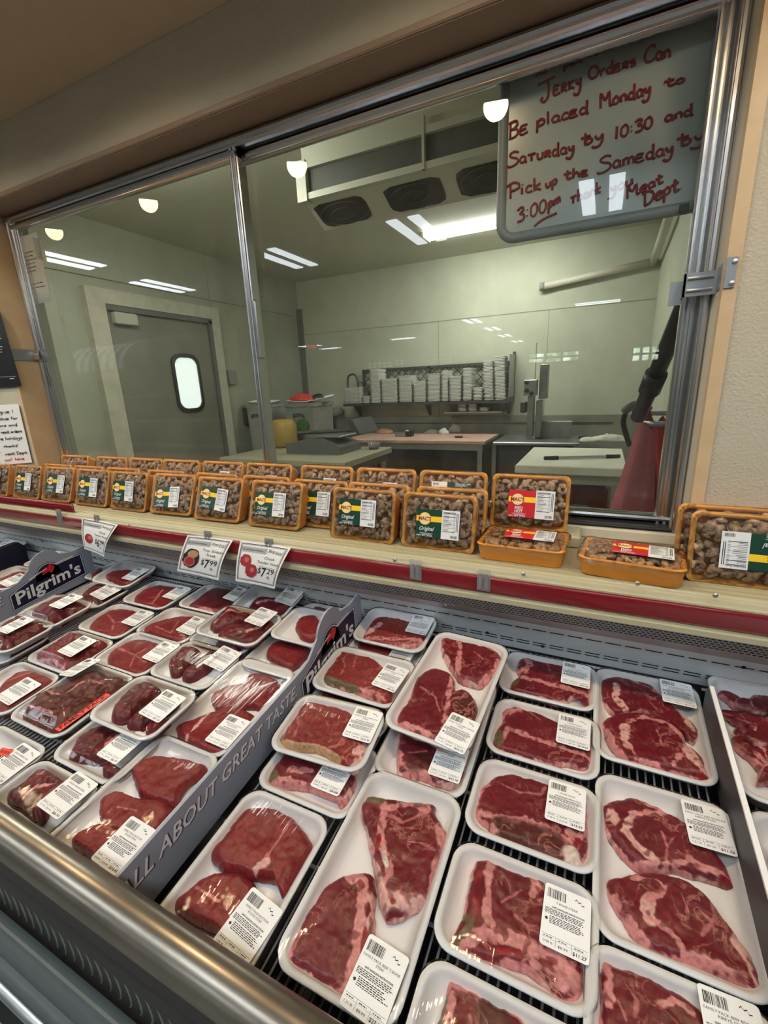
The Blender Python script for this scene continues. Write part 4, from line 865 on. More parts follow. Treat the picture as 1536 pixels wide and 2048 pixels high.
pack('L10','A','single sirloin steak tray in front of the tray left of the $7.99 card', quad=[(223,1204),(323,1227),(238,1281),(154,1251)], group=GL, title=TSR, price='$8.01', lab=P_(1,[(850,670)])[0], cuts=[dict(c=1,l='rd',h=.018,m=.1,o=[(545,700),(600,640),(680,605),(780,595),(860,610),(860,650),(800,720),(740,780),(640,750),(560,735)],f=[('v',.002,[(660,640),(700,690),(780,690)]),('v',.002,[(700,690),(690,740)])])])
pack('L11','A','sirloin steak tray left of the two folded chuck lumps', quad=[(329,1213),(420,1235),(371,1292),(283,1258)], c=(-1.05,.772), group=GL, title=TSR, price='$8.33', lab=P_(1,[(1195,725)])[0], cuts=[dict(c=1,l='rd',h=.018,dome=.004,m=.1,o=[(870,720),(960,680),(1080,650),(1220,640),(1250,660),(1220,720),(1150,800),(1050,790),(950,760)],f=[('v',.002,[(960,720),(1050,760),(1100,690)])])])
pack('L12','A','thick round roast tray, shiny film, between roast stack and sirloin trays', quad=[(154,1260),(236,1277),(130,1351),(47,1319)], group=GL, title=('BEEF ROUND ROAST',), price='$13.40', lab=P_(1,[(495,885)])[0], cuts=[lump(1,[(210,900),(260,830),(350,765),(450,740),(560,745),(640,780),(665,820),(600,900),(480,960),(380,990),(250,960)],l='rd',h=.024,dome=.012,f=[('f',.0025,[(230,920),(320,930),(400,980)])])])
pack('L13','A','flat sirloin steak tray left of the tray with two small steaks', quad=[(277,1260),(363,1287),(280,1352),(187,1324)], group=GL, title=TSR, price='$8.59', lab=P_(1,[(990,880)])[0], cuts=[dict(c=1,l='rd',h=.018,m=.1,o=[(655,930),(660,870),(730,810),(820,785),(920,790),(1000,830),(980,900),(940,970),(880,1015),(800,990),(700,970)],f=[('v',.0026,[(730,850),(830,890),(900,850)]),('v',.002,[(830,890),(800,960)]),('v',.002,[(830,890),(900,940)])])])
pack('L14','A','white tray with two small dark chuck tender pieces', quad=[(374,1279),(487,1306),(407,1382),(301,1345)], group=GL, title=CHT, price='$4.66', lab=P_(1,[(1375,935)])[0], cuts=[lump(1,[(1035,920),(1070,870),(1140,830),(1210,835),(1230,870),(1180,930),(1120,980),(1045,1000)],dome=.006),lump(1,[(1110,1010),(1160,960),(1220,910),(1300,860),(1340,880),(1320,920),(1260,980),(1160,1030)],dome=.008)])
pack('L15','A','round steak tray at the left edge beside the FAMILY PACK tray', quad=[(49,1322),(139,1349),(20,1442),(-35,1394)], c=(-1.235,.445), group=GL, title=('BEEF ROUND STEAK',), price='$11.05', lab=P_(1,[(125,1135)])[0], cuts=[dict(c=1,l='ny',h=.020,dome=.005,o=[(-20,1100),(60,1020),(160,975),(280,975),(345,1020),(340,1060),(250,1130),(100,1210),(0,1240)],f=[('v',.0024,[(0,1070),(100,1040),(200,1000)])])])
pack('L16','G','square tray of grey-brown chuck with red FAMILY PACK sticker', quad=[(163,1328),(282,1349),(127,1478),(14,1443)], c=(-1.037,.478), b=.004, group=GL, title=('FAMILY PACK CHUCK','TENDER ROAST'), price='$19.75', lab=P_(1,[(500,1000)])[0], sticker=(170,1428,1.53,.110,.018,'FAMILY PACK'), cuts=[lump(1,[(110,1290),(160,1190),(280,1110),(420,1050),(560,990),(640,985),(670,1020),(740,1010),(830,1040),(760,1100),(680,1150),(560,1220),(450,1300),(370,1370),(250,1340)],l='gr',h=.026,dome=.008,crease=.005,f=[('f',.0025,[(280,1130),(400,1160),(520,1090)]),('f',.002,[(200,1220),(330,1260)]),('f',.002,[(600,1010),(560,1080),(680,1100)])])])
pack('L19','A','dark chuck tray under the tray of chuck strips, left of the three-piece round tray', c=(-.832,.425), group=GL, title=CHT, price='$6.77', lab=P_(3,[(640,130)])[0], cuts=[lump(3,[(345,160),(380,70),(450,0),(560,-10),(660,40),(640,100),(580,150),(500,180),(420,170)],dome=.006,f=[('f',.006,[(520,150),(570,100),(610,70)])]),lump(3,[(520,240),(540,190),(620,220),(600,250),(560,255)],dome=.004)])
pack('L17','A','tray of three long chuck strips stacked above the dark chuck tray', quad=[(283,1351),(402,1378),(290,1477),(185,1433)], b=.028, group=GL, title=CHT, price='$7.15', lab=P_(1,[(1010,1230)])[0], cuts=[lump(1,[(670,1260),(710,1170),(790,1100),(890,1040),(1000,1050),(960,1110),(880,1180),(780,1270),(720,1285)],dome=.005,l='ch'),lump(1,[(770,1310),(850,1220),(960,1140),(1080,1100),(1110,1130),(1060,1200),(960,1270),(840,1330)],dome=.006),lump(1,[(890,1360),(900,1310),(1000,1270),(1050,1290),(960,1365)],dome=.004)])
pack('L18','K','long tray of two flat bottom round slabs against the slogan divider', quad=[(482,1318),(600,1345),(440,1510),(324,1472)], c=(-.672,.597), group='bottom round trays', title=FBR, price='$13.12', lab=P_(2,[(500,1375)])[0], cuts=[dict(c=2,l='rd',h=.018,o=[(360,1110),(460,1070),(560,1050),(620,990),(690,985),(790,1040),(740,1120),(690,1190),(600,1190),(430,1210),(380,1170)],f=[('v',.0025,[(430,1190),(490,1110)])]),
   dict(c=2,l='rd',h=.018,z=.002,o=[(140,1320),(240,1280),(400,1220),(520,1180),(600,1220),(650,1260),(560,1400),(430,1490),(230,1420)],f=[('p',.0028,[(215,1400),(300,1310),(370,1240)])])])
pack('L20','C','long tray of three overlapping round steaks near the front bumper', c=(-.668,.335), group='bottom round trays', title=FBR, price='$16.43', lab=P_(3,[(675,645)])[0], cuts=[dict(c=3,l='rd',h=.018,o=[(350,570),(420,510),(500,480),(600,510),(640,580),(600,680),(530,690),(430,640)]),
   dict(c=3,l='rd',h=.018,z=.003,o=[(500,380),(560,330),(610,325),(700,360),(820,370),(880,410),(820,500),(720,600),(640,560),(520,500)],f=[('v',.0016,[(600,420),(700,440)])]),
   dict(c=3,l='rd',h=.018,z=.005,o=[(670,220),(700,180),(790,150),(950,165),(1030,190),(1050,220),(950,300),(880,400),(750,370),(700,330)],f=[('f',.003,[(900,230),(940,200)])])])
pack('L21','A','dark chuck tray beside the front bumper, left of the three-piece round tray', c=(-.838,.282), group=GL, title=CHT, price='$6.91', lab=P_(3,[(375,375)])[0], cuts=[lump(3,[(20,350),(100,280),(200,210),(310,195),(330,240),(400,220),(445,260),(350,330),(260,400),(200,480),(120,430)],crease=.004,dome=.008,f=[('f',.0025,[(110,390),(190,330),(300,300)]),('f',.003,[(200,260),(260,230)])])])
pack('L22','A','beef tray at the left edge by the bumper with small red sticker', c=(-1.03,.300), group=GL, title=CHT, price='$6.05', lab=P_(3,[(100,225)])[0], sticker=(14,1514,.15,.032,.015,''), cuts=[lump(3,[(-60,150),(0,110),(80,110),(140,150),(60,220),(0,260),(-60,230)],dome=.004)])
# ---- beyond the first lettered divider
pack('F1','A','beef tray stacked beyond the first lettered divider, below the navy board', c=(-1.86,.760), b=.030, group='beef trays beyond the first lettered divider', title=CHT, price='$8.19', lab=P_(1,[(95,445)])[0], cuts=[dict(c=1,l='rd',h=.018,dome=.006,o=[(-40,440),(40,400),(130,370),(200,390),(150,440),(60,480),(0,500)])])
pack('F2','A','beef tray against the back between navy board and divider emblem', c=(-1.90,.925), b=.012, group='beef trays beyond the first lettered divider', title=CHT, price='$7.73', lab=P_(1,[(200,262)])[0], cuts=[dict(c=1,l='rd',h=.016,o=[(220,225),(280,215),(330,235),(300,260),(240,265)])])
pack('F3','A','beef tray behind the navy board at the left edge', c=(-2.26,.915), b=.030, group='beef trays beyond the navy board', title=CHT, price='$8.85', lab=P_(1,[(20,215)])[0], cuts=[dict(c=1,l='ny',h=.018,o=[(-40,200),(40,180),(110,200),(160,230),(90,260),(0,260)])])
pack('F4','A','hindmost beef tray at the left edge against the back panel', c=(-2.47,.93), b=.012, group='beef trays beyond the navy board', cuts=[dict(c=1,l='rd',h=.016,o=[(-60,160),(0,150),(60,165),(20,190)])])
# ================================================================ pork rind trays
orange = mat('orange_foam', lin((250,172,74)), .5, bump=(220,.1,.0006), var=(6,lin((244,160,62)),.5))
rindm = mat('fried_pork_rind', lin((150,112,78)), .42, var=(60,lin((210,172,130)),.9), bump=(160,.5,.003))
greenl = mat('label_green', lin((12,58,44)), .35); yell = mat('label_yellow', lin((246,200,32)), .4); redlab = mat('label_red', lin((196,20,36)), .35); redtext = mat('label_dark_red', lin((150,18,40)), .5); creaml = mat('label_cream', lin((240,214,150)), .5); nutr = mat('nutrition_white', (.76,.76,.77), .5)
CW, CL, CH = .194, .142, .044
def rind_mesh(seed):
    R = random.Random(seed); m = MB()
    for lay, nx, ny, mx, my in ((0,9,6,.052,.050),(1,11,8,.036,.036)):
        for i in range(nx):
            for j in range(ny):
                if lay and R.random() < .06: continue
                cx = (-.5+(i+.5)/nx)*(CW-mx)+R.uniform(-.004,.004); cy = (-.5+(j+.5)/ny)*(CL-my)+R.uniform(-.004,.004); cz = .014+.0185*lay+R.uniform(-.003,.004)
                rad = R.uniform(.0050,.0100); span = R.uniform(1.4,4.6); th0 = R.uniform(0,6.28); rt = R.uniform(.0054,.0078)
                tx, ty = R.uniform(-.7,.7), R.uniform(-.7,.7)
                A = Matrix.Rotation(tx,4,'X') @ Matrix.Rotation(ty,4,'Y'); n = 7
                pts = [Vector((cx,cy,cz)) + (A @ Vector((rad*math.cos(th0+span*k/(n-1)), rad*math.sin(th0+span*k/(n-1)), 0))) for k in range(n)]
                rs = [rt*R.uniform(.72,1.25)*(.75 if k in (0,n-1) else 1) for k in range(n)]
                # rounded ends
                pts = [pts[0]-(pts[1]-pts[0])*.35]+pts+[pts[-1]+(pts[-1]-pts[-2])*.35]; rs = [rt*.35]+rs+[rt*.35]
                k0 = len(m.v); m.tube(pts, rs, 8)
                for q in range(k0, len(m.v)):
                    v = Vector(m.v[q]); d = noise.noise_vector(v*150+Vector((seed,0,0)))*.0030; v += d
                    e_ = .018-.005*lay; v.x = max(-CW/2+e_, min(CW/2-e_, v.x)); v.y = max(-CL/2+e_, min(CL/2-e_, v.y)); m.v[q] = (v.x, v.y, max(.007, min(.0425, v.z)))
    return m.mesh('pork_rinds', rindm, True)
RINDS = [rind_mesh(s) for s in (1,2,3)]
CTRAY = tray_geo(CW, CL, CH, .024, .011, .010).mesh('foam_tray', orange, True)
fmesh, CFZ = film_geo(CW, CL, CH, CH+.001, .014)
for i, v in enumerate(fmesh.v):
    x, y, z = v; e = 1-max(abs(2*x/CW), abs(2*y/CL))
    if e > .03: z += .0016*nz(x*70,y*70,5)*min(1,e*6)
    k = .010*min(1,max(0,1-e*3))
    z -= k*1.1*max(0,1-(2*x/CW)**2)*(abs(2*y/CL) > .6)+k*.8*max(0,1-(2*y/CL)**2)*(abs(2*x/CW) > .6)
    fmesh.v[i] = (x*(1-.016*(abs(2*x/CW) > .9)), y*(1-.016*(abs(2*y/CL) > .9)), z)
CFILM = fmesh.mesh('plastic_wrap', film2, True)
GW, GH, NW = .064, .066, .043
def brand_geo(hot):
    """printed label: coloured field with yellow band, round emblem and lettering, and white nutrition panel"""
    d = {}
    d['field'] = MB().prism([(-GW/2,-GH/2),(GW/2,-GH/2),(GW/2,GH/2),(-GW/2,GH/2)], 0, .0004).mesh('brand_label', redlab if hot else greenl)
    d['band'] = MB().rect(-GW/2,.004,GW/2,.017,.0006).mesh('label_band', yell)
    def disc(r, z, cx=-.010, cy=.0105): return MB().poly([(cx+r*math.cos(a*math.pi/14), cy+r*math.sin(a*math.pi/14)) for a in range(28)], z)
    e = disc(.0150,.0008); d['emblem'] = e.mesh('label_emblem', redlab if hot else yell)
    e = disc(.0138,.0010); d['emblem2'] = e.mesh('emblem_disc', creaml)
    t = MB(); put_text(t, "MAC'S", -.010, .0062, .0088, .032, 'C', .0014, off=.03); d['name'] = t.mesh('name_lettering', redtext)
    t = MB()
    if hot: put_text(t, 'RED', -.006, -.0135, .0070, .019, 'C', .0008, off=.03); put_text(t, 'HOT', -.006, -.0218, .0070, .019, 'C', .0008, off=.03)
    else: put_text(t, 'Original', -.006, -.0175, .0095, .036, 'C', .0008, shear=.3, off=.012)
    for k in range(3): t.rect(-.022+.004*k, -.0245-.0020*k, .012-.003*k, -.0238-.0020*k, .0008)
    put_text(t, 'NET WT. 8 OZ', -.029, -.0318, .0036, .040, 'L', .0008, off=.02); d['text'] = t.mesh('label_lettering', whitem)
    d['panel'] = MB().prism([(-NW/2,-GH/2-.001),(NW/2,-GH/2-.001),(NW/2,GH/2+.001),(-NW/2,GH/2+.001)], 0, .0004).mesh('nutrition_panel', nutr)
    t = MB(); put_text(t, 'Nutrition Facts', -NW/2+.003, GH/2-.0055, .0034, .030, 'L', .0006, off=.02)
    for y in (.026,.0185,.0105,.001,-.0075,-.0165): t.rect(-NW/2+.003,y,NW/2-.010,y+(.0012 if y > .017 or y < -.015 else .0005),.0006)
    R = random.Random(4)
    for k in range(14):
        y = .0235-k*.0031; t.rect(-NW/2+.003,y,-NW/2+R.uniform(.015,.026),y+.0007,.0006); t.rect(NW/2-.014,y,NW/2-.0105,y+.0007,.0006)
    for k in range(2): t.rect(NW/2-.0075+.003*k,-.015,NW/2-.0062+.003*k,.028,.0006)
    x = NW/2-.020
    while x < NW/2-.004: b = R.choice((.0004,.0007,.001)); t.rect(x,-GH/2+.002,x+b,-GH/2+.0085,.0006); x += b+.0007
    d['print'] = t.mesh('panel_print', ink); return d
BR = {False: brand_geo(False), True: brand_geo(True)}
NR = [0]
def rind_pack(label, Mx, group, hot=False, flip=False, lx=-.012, ly=.0, lrot=0.0):
    i = NR[0]; NR[0] += 1
    r = empty('packaged_pork_rinds', label, 'snack tray', Mx, group)
    link('foam_tray', CTRAY, r); p = link('pork_rinds', RINDS[i % 3], r, RZ(180*(i % 2))); p['kind'] = 'stuff'
    link('plastic_wrap', CFILM, r)
    g = BR[hot]; ML = T(lx, ly, CH+.0030) @ RZ(lrot+(180 if flip else 0))
    l = link('brand_label', g['field'], r, ML @ T(-NW/2,0,0))
    for k, nm in (('band','label_band'),('emblem','label_emblem'),('emblem2','emblem_disc'),('name','name_lettering'),('text','label_lettering')): link(nm, g[k], l)
    n = link('nutrition_panel', g['panel'], r, ML @ T(GW/2,0,0)); link('panel_print', g['print'], n)
    n['label'] = 'white nutrition panel'; l['label'] = ('red' if hot else 'green')+' printed label with yellow band'
    return r
LZ = 1.1196
GA, GB2, GC = 'pork rind trays in the front row on the ledge', 'pork rind trays in the back row against the window', 'pork rind trays half hidden between the two rows'
def up(x, Y, label, group, lean=18, z=LZ, yaw=0, **k):
    Mx = T(x,Y,0) @ RZ(yaw) @ RX(90-lean) @ T(0,CL/2,-CH)
    low = min((Mx @ Vector((0,-CL/2+iy,zz))).z for iy, zz in ((.003,CH),(.013,0)))
    return rind_pack(label, T(0,0,z+.0006-low) @ Mx, group, **k)
for x, Y, ln, yw, lb, kw in (
 (-2.300,.956,18,0,'green-labelled pork rind tray cut off by the left edge of the photo',{}),
 (-2.088,.964,18,0,'green-labelled pork rind tray, second from the left edge, front row',{}),
 (-1.888,.966,20,1,'green-labelled pork rind tray third from the left edge, front row',dict(lx=.0)),
 (-1.672,.966,18,0,'green-labelled pork rind tray above the clip left of the first price card',{}),
 (-1.465,.966,16,0,'green-labelled pork rind tray just right of the first price card',dict(lx=-.02)),
 (-1.256,.966,22,2,'slanted green-labelled pork rind tray between first and middle price cards',dict(lx=-.014,ly=-.012,lrot=3)),
 (-1.046,.960,20,1,'green-labelled pork rind tray above the middle price card',dict(lrot=-5)),
 (-.826,.960,18,0,'green-labelled pork rind tray above the rightmost price card, front row',{}),
 (-.534,.950,13,-1,'green-labelled pork rind tray, second from the right in the front row',dict(ly=.006)),
 (-.331,.950,13,-1,'nearest green-labelled pork rind tray, rightmost of the front row',dict(ly=-.004,lx=.002))):
    up(x, Y, lb, GA, ln, yaw=yw, **kw)
for x, Y, lb in ((-1.985,1.020,'pork rind tray half hidden behind the front row, below the window left edge'),(-1.785,1.020,'pork rind tray half hidden behind the front row, second in the middle row'),(-1.58,1.020,'pork rind tray half hidden in the middle row, above the first price card'),
  (-1.355,1.020,'pork rind tray half hidden in the middle row behind the slanted tray'),(-1.12,1.020,'pork rind tray half hidden in the middle row behind the middle card'),(-.915,1.020,'pork rind tray half hidden in the middle row left of the set-back tray'),
  (-.708,1.008,'green-labelled pork rind tray set back in the gap right of the rightmost card'),(-.525,1.010,'pork rind tray half hidden behind the second nearest front tray'),(-.322,1.010,'pork rind tray half hidden behind the nearest front tray')):
    up(x, Y, lb, GC, 17)
for x, lb, kw in ((-1.955,'pork rind tray by the window left edge, leftmost of the back row',dict(ly=-.03)),(-1.72,'pork rind tray second from the left in the back row',dict(ly=-.045)),(-1.522,'pork rind tray in the back row with glare on its film, label out of sight',dict(ly=-.05)),
  (-1.338,'back row pork rind tray with upside-down label, below the swing door',dict(flip=True,ly=-.01)),(-1.14,'back row pork rind tray below the door window, left of the mullion',{}),(-.944,'back row pork rind tray right below the window mullion',dict(ly=-.006)),
  (-.728,'back row pork rind tray in front of the label scale table',dict(ly=-.004)),(-.532,'back row pork rind tray below the cutting table, next to the upside-down one',dict(ly=-.006)),(-.338,'back row pork rind tray with upside-down label, left of the red one',dict(flip=True,ly=.004,lx=.0))):
    up(x, 1.076, lb, GB2, 17, z=1.1482, **kw)
up(-.142, 1.080, 'red-labelled pork rind tray standing upright at the right end of the back row', GB2, 14, z=1.1482, hot=True, lx=.006, ly=-.004)
rind_pack('red-labelled pork rind tray lying flat below the upright red one', T(-.135,.992,LZ+.0006) @ RZ(-1), 'pork rind trays lying flat', True, ly=.008, lx=.012)
rind_pack('red-labelled pork rind tray lying flat at the right, under the window corner', T(.078,.972,LZ+.0006) @ RZ(-6), 'pork rind trays lying flat', True, lx=.018)
up(.262, .950, 'pork rind tray with upside-down green label at the right edge of the photo', 'pork rind trays by the right wall', 12, flip=True, lx=.010)
up(.247, 1.004, 'pork rind tray leaning on the right wall behind the one with upside-down label', 'pork rind trays by the right wall', 12, flip=True)
# ================================================================ whiteboard and notes
GLY = {  # handwriting strokes: x to the right, y up; 0 baseline, 1 capital height
'J':(.7,[[(-.35,.92),(.2,1.0),(.85,1.1)],[(.35,1.0),(.38,.4),(.3,-.05),(.05,-.2),(-.15,-.05),(0,.08)]]),'e':(.5,[[(.05,.28),(.4,.33),(.38,.5),(.2,.52),(.05,.3),(.12,.05),(.3,0),(.45,.1)]]),
'E':(.5,[[(.42,.5),(.08,.5),(.06,0),(.45,.03)],[(.08,.26),(.36,.28)]]),'R':(.5,[[(.08,0),(.1,.52)],[(.1,.5),(.36,.48),(.36,.3),(.1,.26),(.44,0)]]),'r':(.42,[[(.08,.48),(.1,0)],[(.1,.3),(.22,.48),(.38,.44)]]),
'K':(.5,[[(.1,0),(.1,.52)],[(.42,.5),(.12,.25),(.45,0)]]),'k':(.5,[[(.08,.95),(.08,0)],[(.4,.48),(.1,.24),(.42,0)]]),'y':(.5,[[(.06,.5),(.12,.25),(.25,.2),(.38,.5)],[(.38,.5),(.36,.0),(.22,-.4),(.0,-.42),(-.1,-.3)]]),
'O':(.75,[[(.45,.98),(.15,.85),(.05,.4),(.25,.02),(.55,.1),(.68,.5),(.55,.9),(.35,.98)]]),'d':(.52,[[(.38,.42),(.2,.5),(.06,.28),(.15,.02),(.35,.1),(.4,.4)],[(.42,1.0),(.4,.0),(.5,.02)]]),'s':(.42,[[(.38,.48),(.15,.5),(.1,.35),(.34,.2),(.3,.02),(.06,.02)]]),
'C':(.75,[[(.75,.85),(.62,1.0),(.3,.85),(.1,.4),(.2,.03),(.5,.02),(.8,.18)]]),'a':(.5,[[(.38,.44),(.2,.5),(.06,.26),(.16,.02),(.34,.1),(.4,.44)],[(.4,.44),(.4,.06),(.5,.02)]]),'n':(.5,[[(.08,.46),(.09,0)],[(.09,.3),(.24,.48),(.38,.38),(.4,0)]]),
'B':(.62,[[(.12,-.02),(.14,1.0)],[(.05,.95),(.4,1.0),(.52,.78),(.35,.56),(.15,.52),(.45,.48),(.55,.2),(.35,.0),(.05,.0)]]),'p':(.52,[[(.08,.52),(.06,-.42)],[(.08,.35),(.25,.55),(.42,.4),(.36,.12),(.08,.06)]]),'l':(.25,[[(.1,.98),(.1,0)]]),
'c':(.42,[[(.38,.44),(.2,.5),(.06,.24),(.16,.02),(.4,.06)]]),'M':(.8,[[(.08,0),(.1,1.0),(.38,.45),(.62,1.0),(.66,.05),(.8,.05)]]),'m':(.72,[[(.08,.46),(.09,0)],[(.09,.3),(.22,.48),(.34,.36),(.35,0)],[(.35,.3),(.5,.48),(.6,.36),(.62,0)]]),'o':(.48,[[(.24,.5),(.06,.3),(.12,.03),(.32,.03),(.42,.28),(.28,.5),(.2,.48)]]),
't':(.45,[[(.2,.85),(.18,.1),(.3,0),(.45,.06)],[(-.02,.5),(.42,.56)]]),'S':(.7,[[(.66,.9),(.4,1.02),(.12,.85),(.2,.62),(.55,.45),(.62,.15),(.35,-.08),(.02,-.12),(-.04,.0)]]),'T':(.6,[[(.3,.5),(.3,0)],[(.06,.5),(.56,.54)]]),'U':(.5,[[(.08,.5),(.1,.1),(.25,0),(.4,.1),(.42,.5)]]),'u':(.5,[[(.06,.48),(.1,.08),(.24,.02),(.38,.14),(.4,.48)],[(.4,.48),(.42,.02)]]),
'b':(.5,[[(.12,.95),(.1,0)],[(-.08,.6),(.35,.66)],[(.1,.3),(.28,.46),(.42,.28),(.3,.03),(.1,.05)]]),'1':(.3,[[(.16,.95),(.12,0)]]),'0':(.5,[[(.3,.9),(.1,.7),(.08,.2),(.25,.0),(.42,.25),(.42,.7),(.28,.9)]]),':':(.25,[[(.1,.62),(.12,.58)],[(.1,.22),(.12,.18)]]),'3':(.5,[[(.05,.8),(.28,.95),(.42,.75),(.2,.52),(.44,.35),(.35,.03),(.05,.02)]]),
'P':(.65,[[(.15,-.15),(.15,.95)],[(-.05,.8),(.3,1.0),(.6,.8),(.55,.5),(.18,.38)]]),'i':(.25,[[(.1,.46),(.1,0)],[(.12,.68),(.13,.66)]]),'h':(.5,[[(.1,.95),(.09,0)],[(.09,.3),(.25,.5),(.38,.36),(.42,0)]]),'D':(.7,[[(.14,0),(.14,.9)],[(-.02,.85),(.4,.9),(.66,.55),(.5,.1),(.1,-.02)]]),'.':(.2,[[(.08,.04),(.1,.02)]]),'/':(.4,[[(.32,.9),(.05,-.1)]]),'g':(.5,[[(.38,.44),(.2,.5),(.06,.3),(.16,.08),(.36,.14),(.4,.44)],[(.4,.44),(.38,-.2),(.2,-.42),(0,-.3)]]),'v':(.45,[[(.05,.48),(.2,0),(.4,.5)]]),'w':(.65,[[(.05,.48),(.16,0),(.3,.4),(.44,0),(.58,.5)]]),'f':(.4,[[(.4,.9),(.22,.9),(.18,0)],[(.02,.5),(.36,.5)]]),'!':(.2,[[(.1,.95),(.1,.3)],[(.1,.04),(.11,.02)]]),' ':(.35,[])}
def write(mb, s, p0, p1, h, place, rad, n=5):
    """one handwritten word from baseline p0 to p1 (drawing coordinates), capital height h"""
    tot = sum(GLY[c][0] for c in s); dx, dy = (p1[0]-p0[0]), (p1[1]-p0[1]); x = 0
    for c in s:
        w, st = GLY[c]
        for pl in st:
            pts = []
            for a, b in pl: t = (x+a)/tot; pts.append((p0[0]+dx*t, p0[1]+dy*t - h*b))
            pts = [place(*p) for p in pts]
            mb.tube(smooth_open(pts, 4), rad, n)
        x += w
BYD = 1.262
wb = empty('whiteboard', 'white dry-erase board with red handwriting inside the window, upper right', 'whiteboard', Matrix.Translation(onY(1190,330,BYD)))
RI = wb.matrix_world.inverted()
q0 = onY(992,492,BYD); X0, Z0 = q0.x, q0.z; X1, Z1 = .175, 2.30
bm = mat('whiteboard_face', lin((226,230,226)), .22); frm = mat('whiteboard_frame', lin((170,176,174)), .4)
ob('board', MB().prism([(p[0]+(X0+X1)/2,p[1]+(Z0+Z1)/2) for p in rrect(X1-X0-.02,Z1-Z0-.02,.03,5)], -BYD-.010, -BYD, RX(90)), bm, wb, RI)
ro = MB(); outer = rrect(X1-X0, Z1-Z0, .045, 6); N_ = len(outer)
for ins, d in ((0,.004),(0,-.006),(.012,-.008),(.022,-.004),(.022,.002)):
    ro.v += [((X0+X1)/2+p[0], BYD+d, (Z0+Z1)/2+p[1]) for p in rrect(X1-X0-2*ins, Z1-Z0-2*ins, .045-ins, 6)]
for i in range(4):
    for k in range(N_): ro.f.append((i*N_+k,i*N_+(k+1)%N_,(i+1)*N_+(k+1)%N_,(i+1)*N_+k))
ob('board_frame', ro, frm, wb, RI, True)
hw = MB(); cp = lambda X, Y: onY(990+.28646*X, 80+.28646*Y, BYD-.0012)
for s, a, b, h in (('/00',(285,250),(360,222),55),('pER',(478,196),(612,150),62),('lb',(655,122),(740,92),60),('JERKy',(335,410),(610,318),115),('OrdERs',(648,278),(985,175),85),('Can',(1035,160),(1230,118),110),
  ('BE',(90,695),(235,640),110),('placEd',(285,612),(655,505),88),('Monday',(728,478),(1095,372),100),('to',(1185,325),(1332,292),62),('SaTURday',(92,878),(560,778),88),('by',(612,738),(770,692),84),('10:30',(830,695),(1105,606),88),('and',(1182,572),(1385,520),80),
  ('Pick',(88,1098),(330,1040),92),('up',(350,1035),(438,1004),70),('thE',(482,975),(655,942),70),('SamEday',(722,922),(1255,785),98),('by',(1285,748),(1480,694),92),('3:00',(150,1275),(362,1195),100),('pm',(368,1182),(460,1128),82),('Thank',(520,1150),(745,1062),85),('you',(800,1075),(965,1005),85),('Meat',(915,1112),(1175,992),76),('Dept.',(1030,1165),(1310,1035),100)):
    write(hw, s, a, b, h, cp, .0026)
hw.tube(smooth_open([cp(275,1302),cp(330,1255),cp(432,1208)],4), .0026, 5)
ob('handwriting', hw, mat('red_marker', lin((176,28,32)), .5), wb, RI, True)
ob('board_clip', MB().b2((onY(1357,420,BYD).x,BYD-.02,onY(1357,420,BYD).z-.008),(onY(1376,418,BYD).x,BYD-.004,onY(1357,420,BYD).z+.004)), black, wb, RI)
def sheet(label, q, Y, name='paper_note', mm=None, cat='note'):
    a, b, c, d = (onY(*p, Y) for p in q); r = empty(name, label, cat, Matrix.Translation(d))
    nb = MB(); e = Vector((0,.0008,0)); nb.add([a,b,c,d,a+e,b+e,c+e,d+e], [(0,3,2,1),(4,5,6,7),(0,1,5,4),(1,2,6,5),(2,3,7,6),(3,0,4,7)])
    ob('sheet', nb, mm or paper, r, r.matrix_world.inverted())
    def mp(u, v, w=0): p = d.lerp(c,u).lerp(a.lerp(b,u),v); return Vector((p.x, p.y-.0008-w, p.z))
    return r, mp
r, mp = sheet('printed white notice taped inside the upper left corner of the window', [(18,481),(73,464),(103,603),(51,612)], YF+.0205)
t = MB(); put_text(t, 'Dear Customers,', .14, .845, .020, .38)
for i, s in enumerate(('We would appreciate','that when placing','orders, they be picked','up no later than the','end of the business','day. After that they','will be sold.')): put_text(t, s, .14, .755-.055*i, .020, (.62,.56,.66,.58,.60,.56,.34)[i], off=.015)
put_text(t, 'Thanks, Your Meat', .40, .29, .020, .46, off=.015); put_text(t, 'Department', .56, .235, .020, .34, off=.015)
t.map(lambda u,v,w: tuple(mp(u,v))); ob('printed_text', t, ink, r, r.matrix_world.inverted())
tape = MB(); tape.add([mp(.84,.95,.001),mp(1.06,.90,.002),mp(1.04,.60,.001),mp(.86,.64,.003)], [(0,1,2,3)]); ob('tape', tape, clearp, r, r.matrix_world.inverted())
r, mp = sheet('handwritten white note low on the wall left of the window', [(-45,812),(36,808),(64,925),(-18,932)], YW-.008)
hw = MB()
for s, a, b, h in (('PLEasE givE 1',(.08,.86),(.86,.86),.055),('wEEk noticE for',(.08,.75),(.92,.75),.05),('all hams and',(.12,.64),(.88,.64),.05),('curEd',(.12,.53),(.40,.53),.05),('mEat ordErs',(.44,.53),(.95,.53),.05),('bEforE holidays',(.14,.42),(.92,.42),.05),('Thanks!',(.42,.29),(.78,.29),.05)):
    s = s.replace('L','l').replace('V','v'); write(hw, s, a, b, h*-1, lambda u,v: mp(u,v,.0004), .0011, 4)
ob('handwriting', hw, ink, r, r.matrix_world.inverted())
hw = MB(); write(hw, 'mEat DEpt', (.42,.16), (.95,.16), -.05, lambda u,v: mp(u,v,.0004), .0011, 4); ob('signature', hw, ink, r, r.matrix_world.inverted())
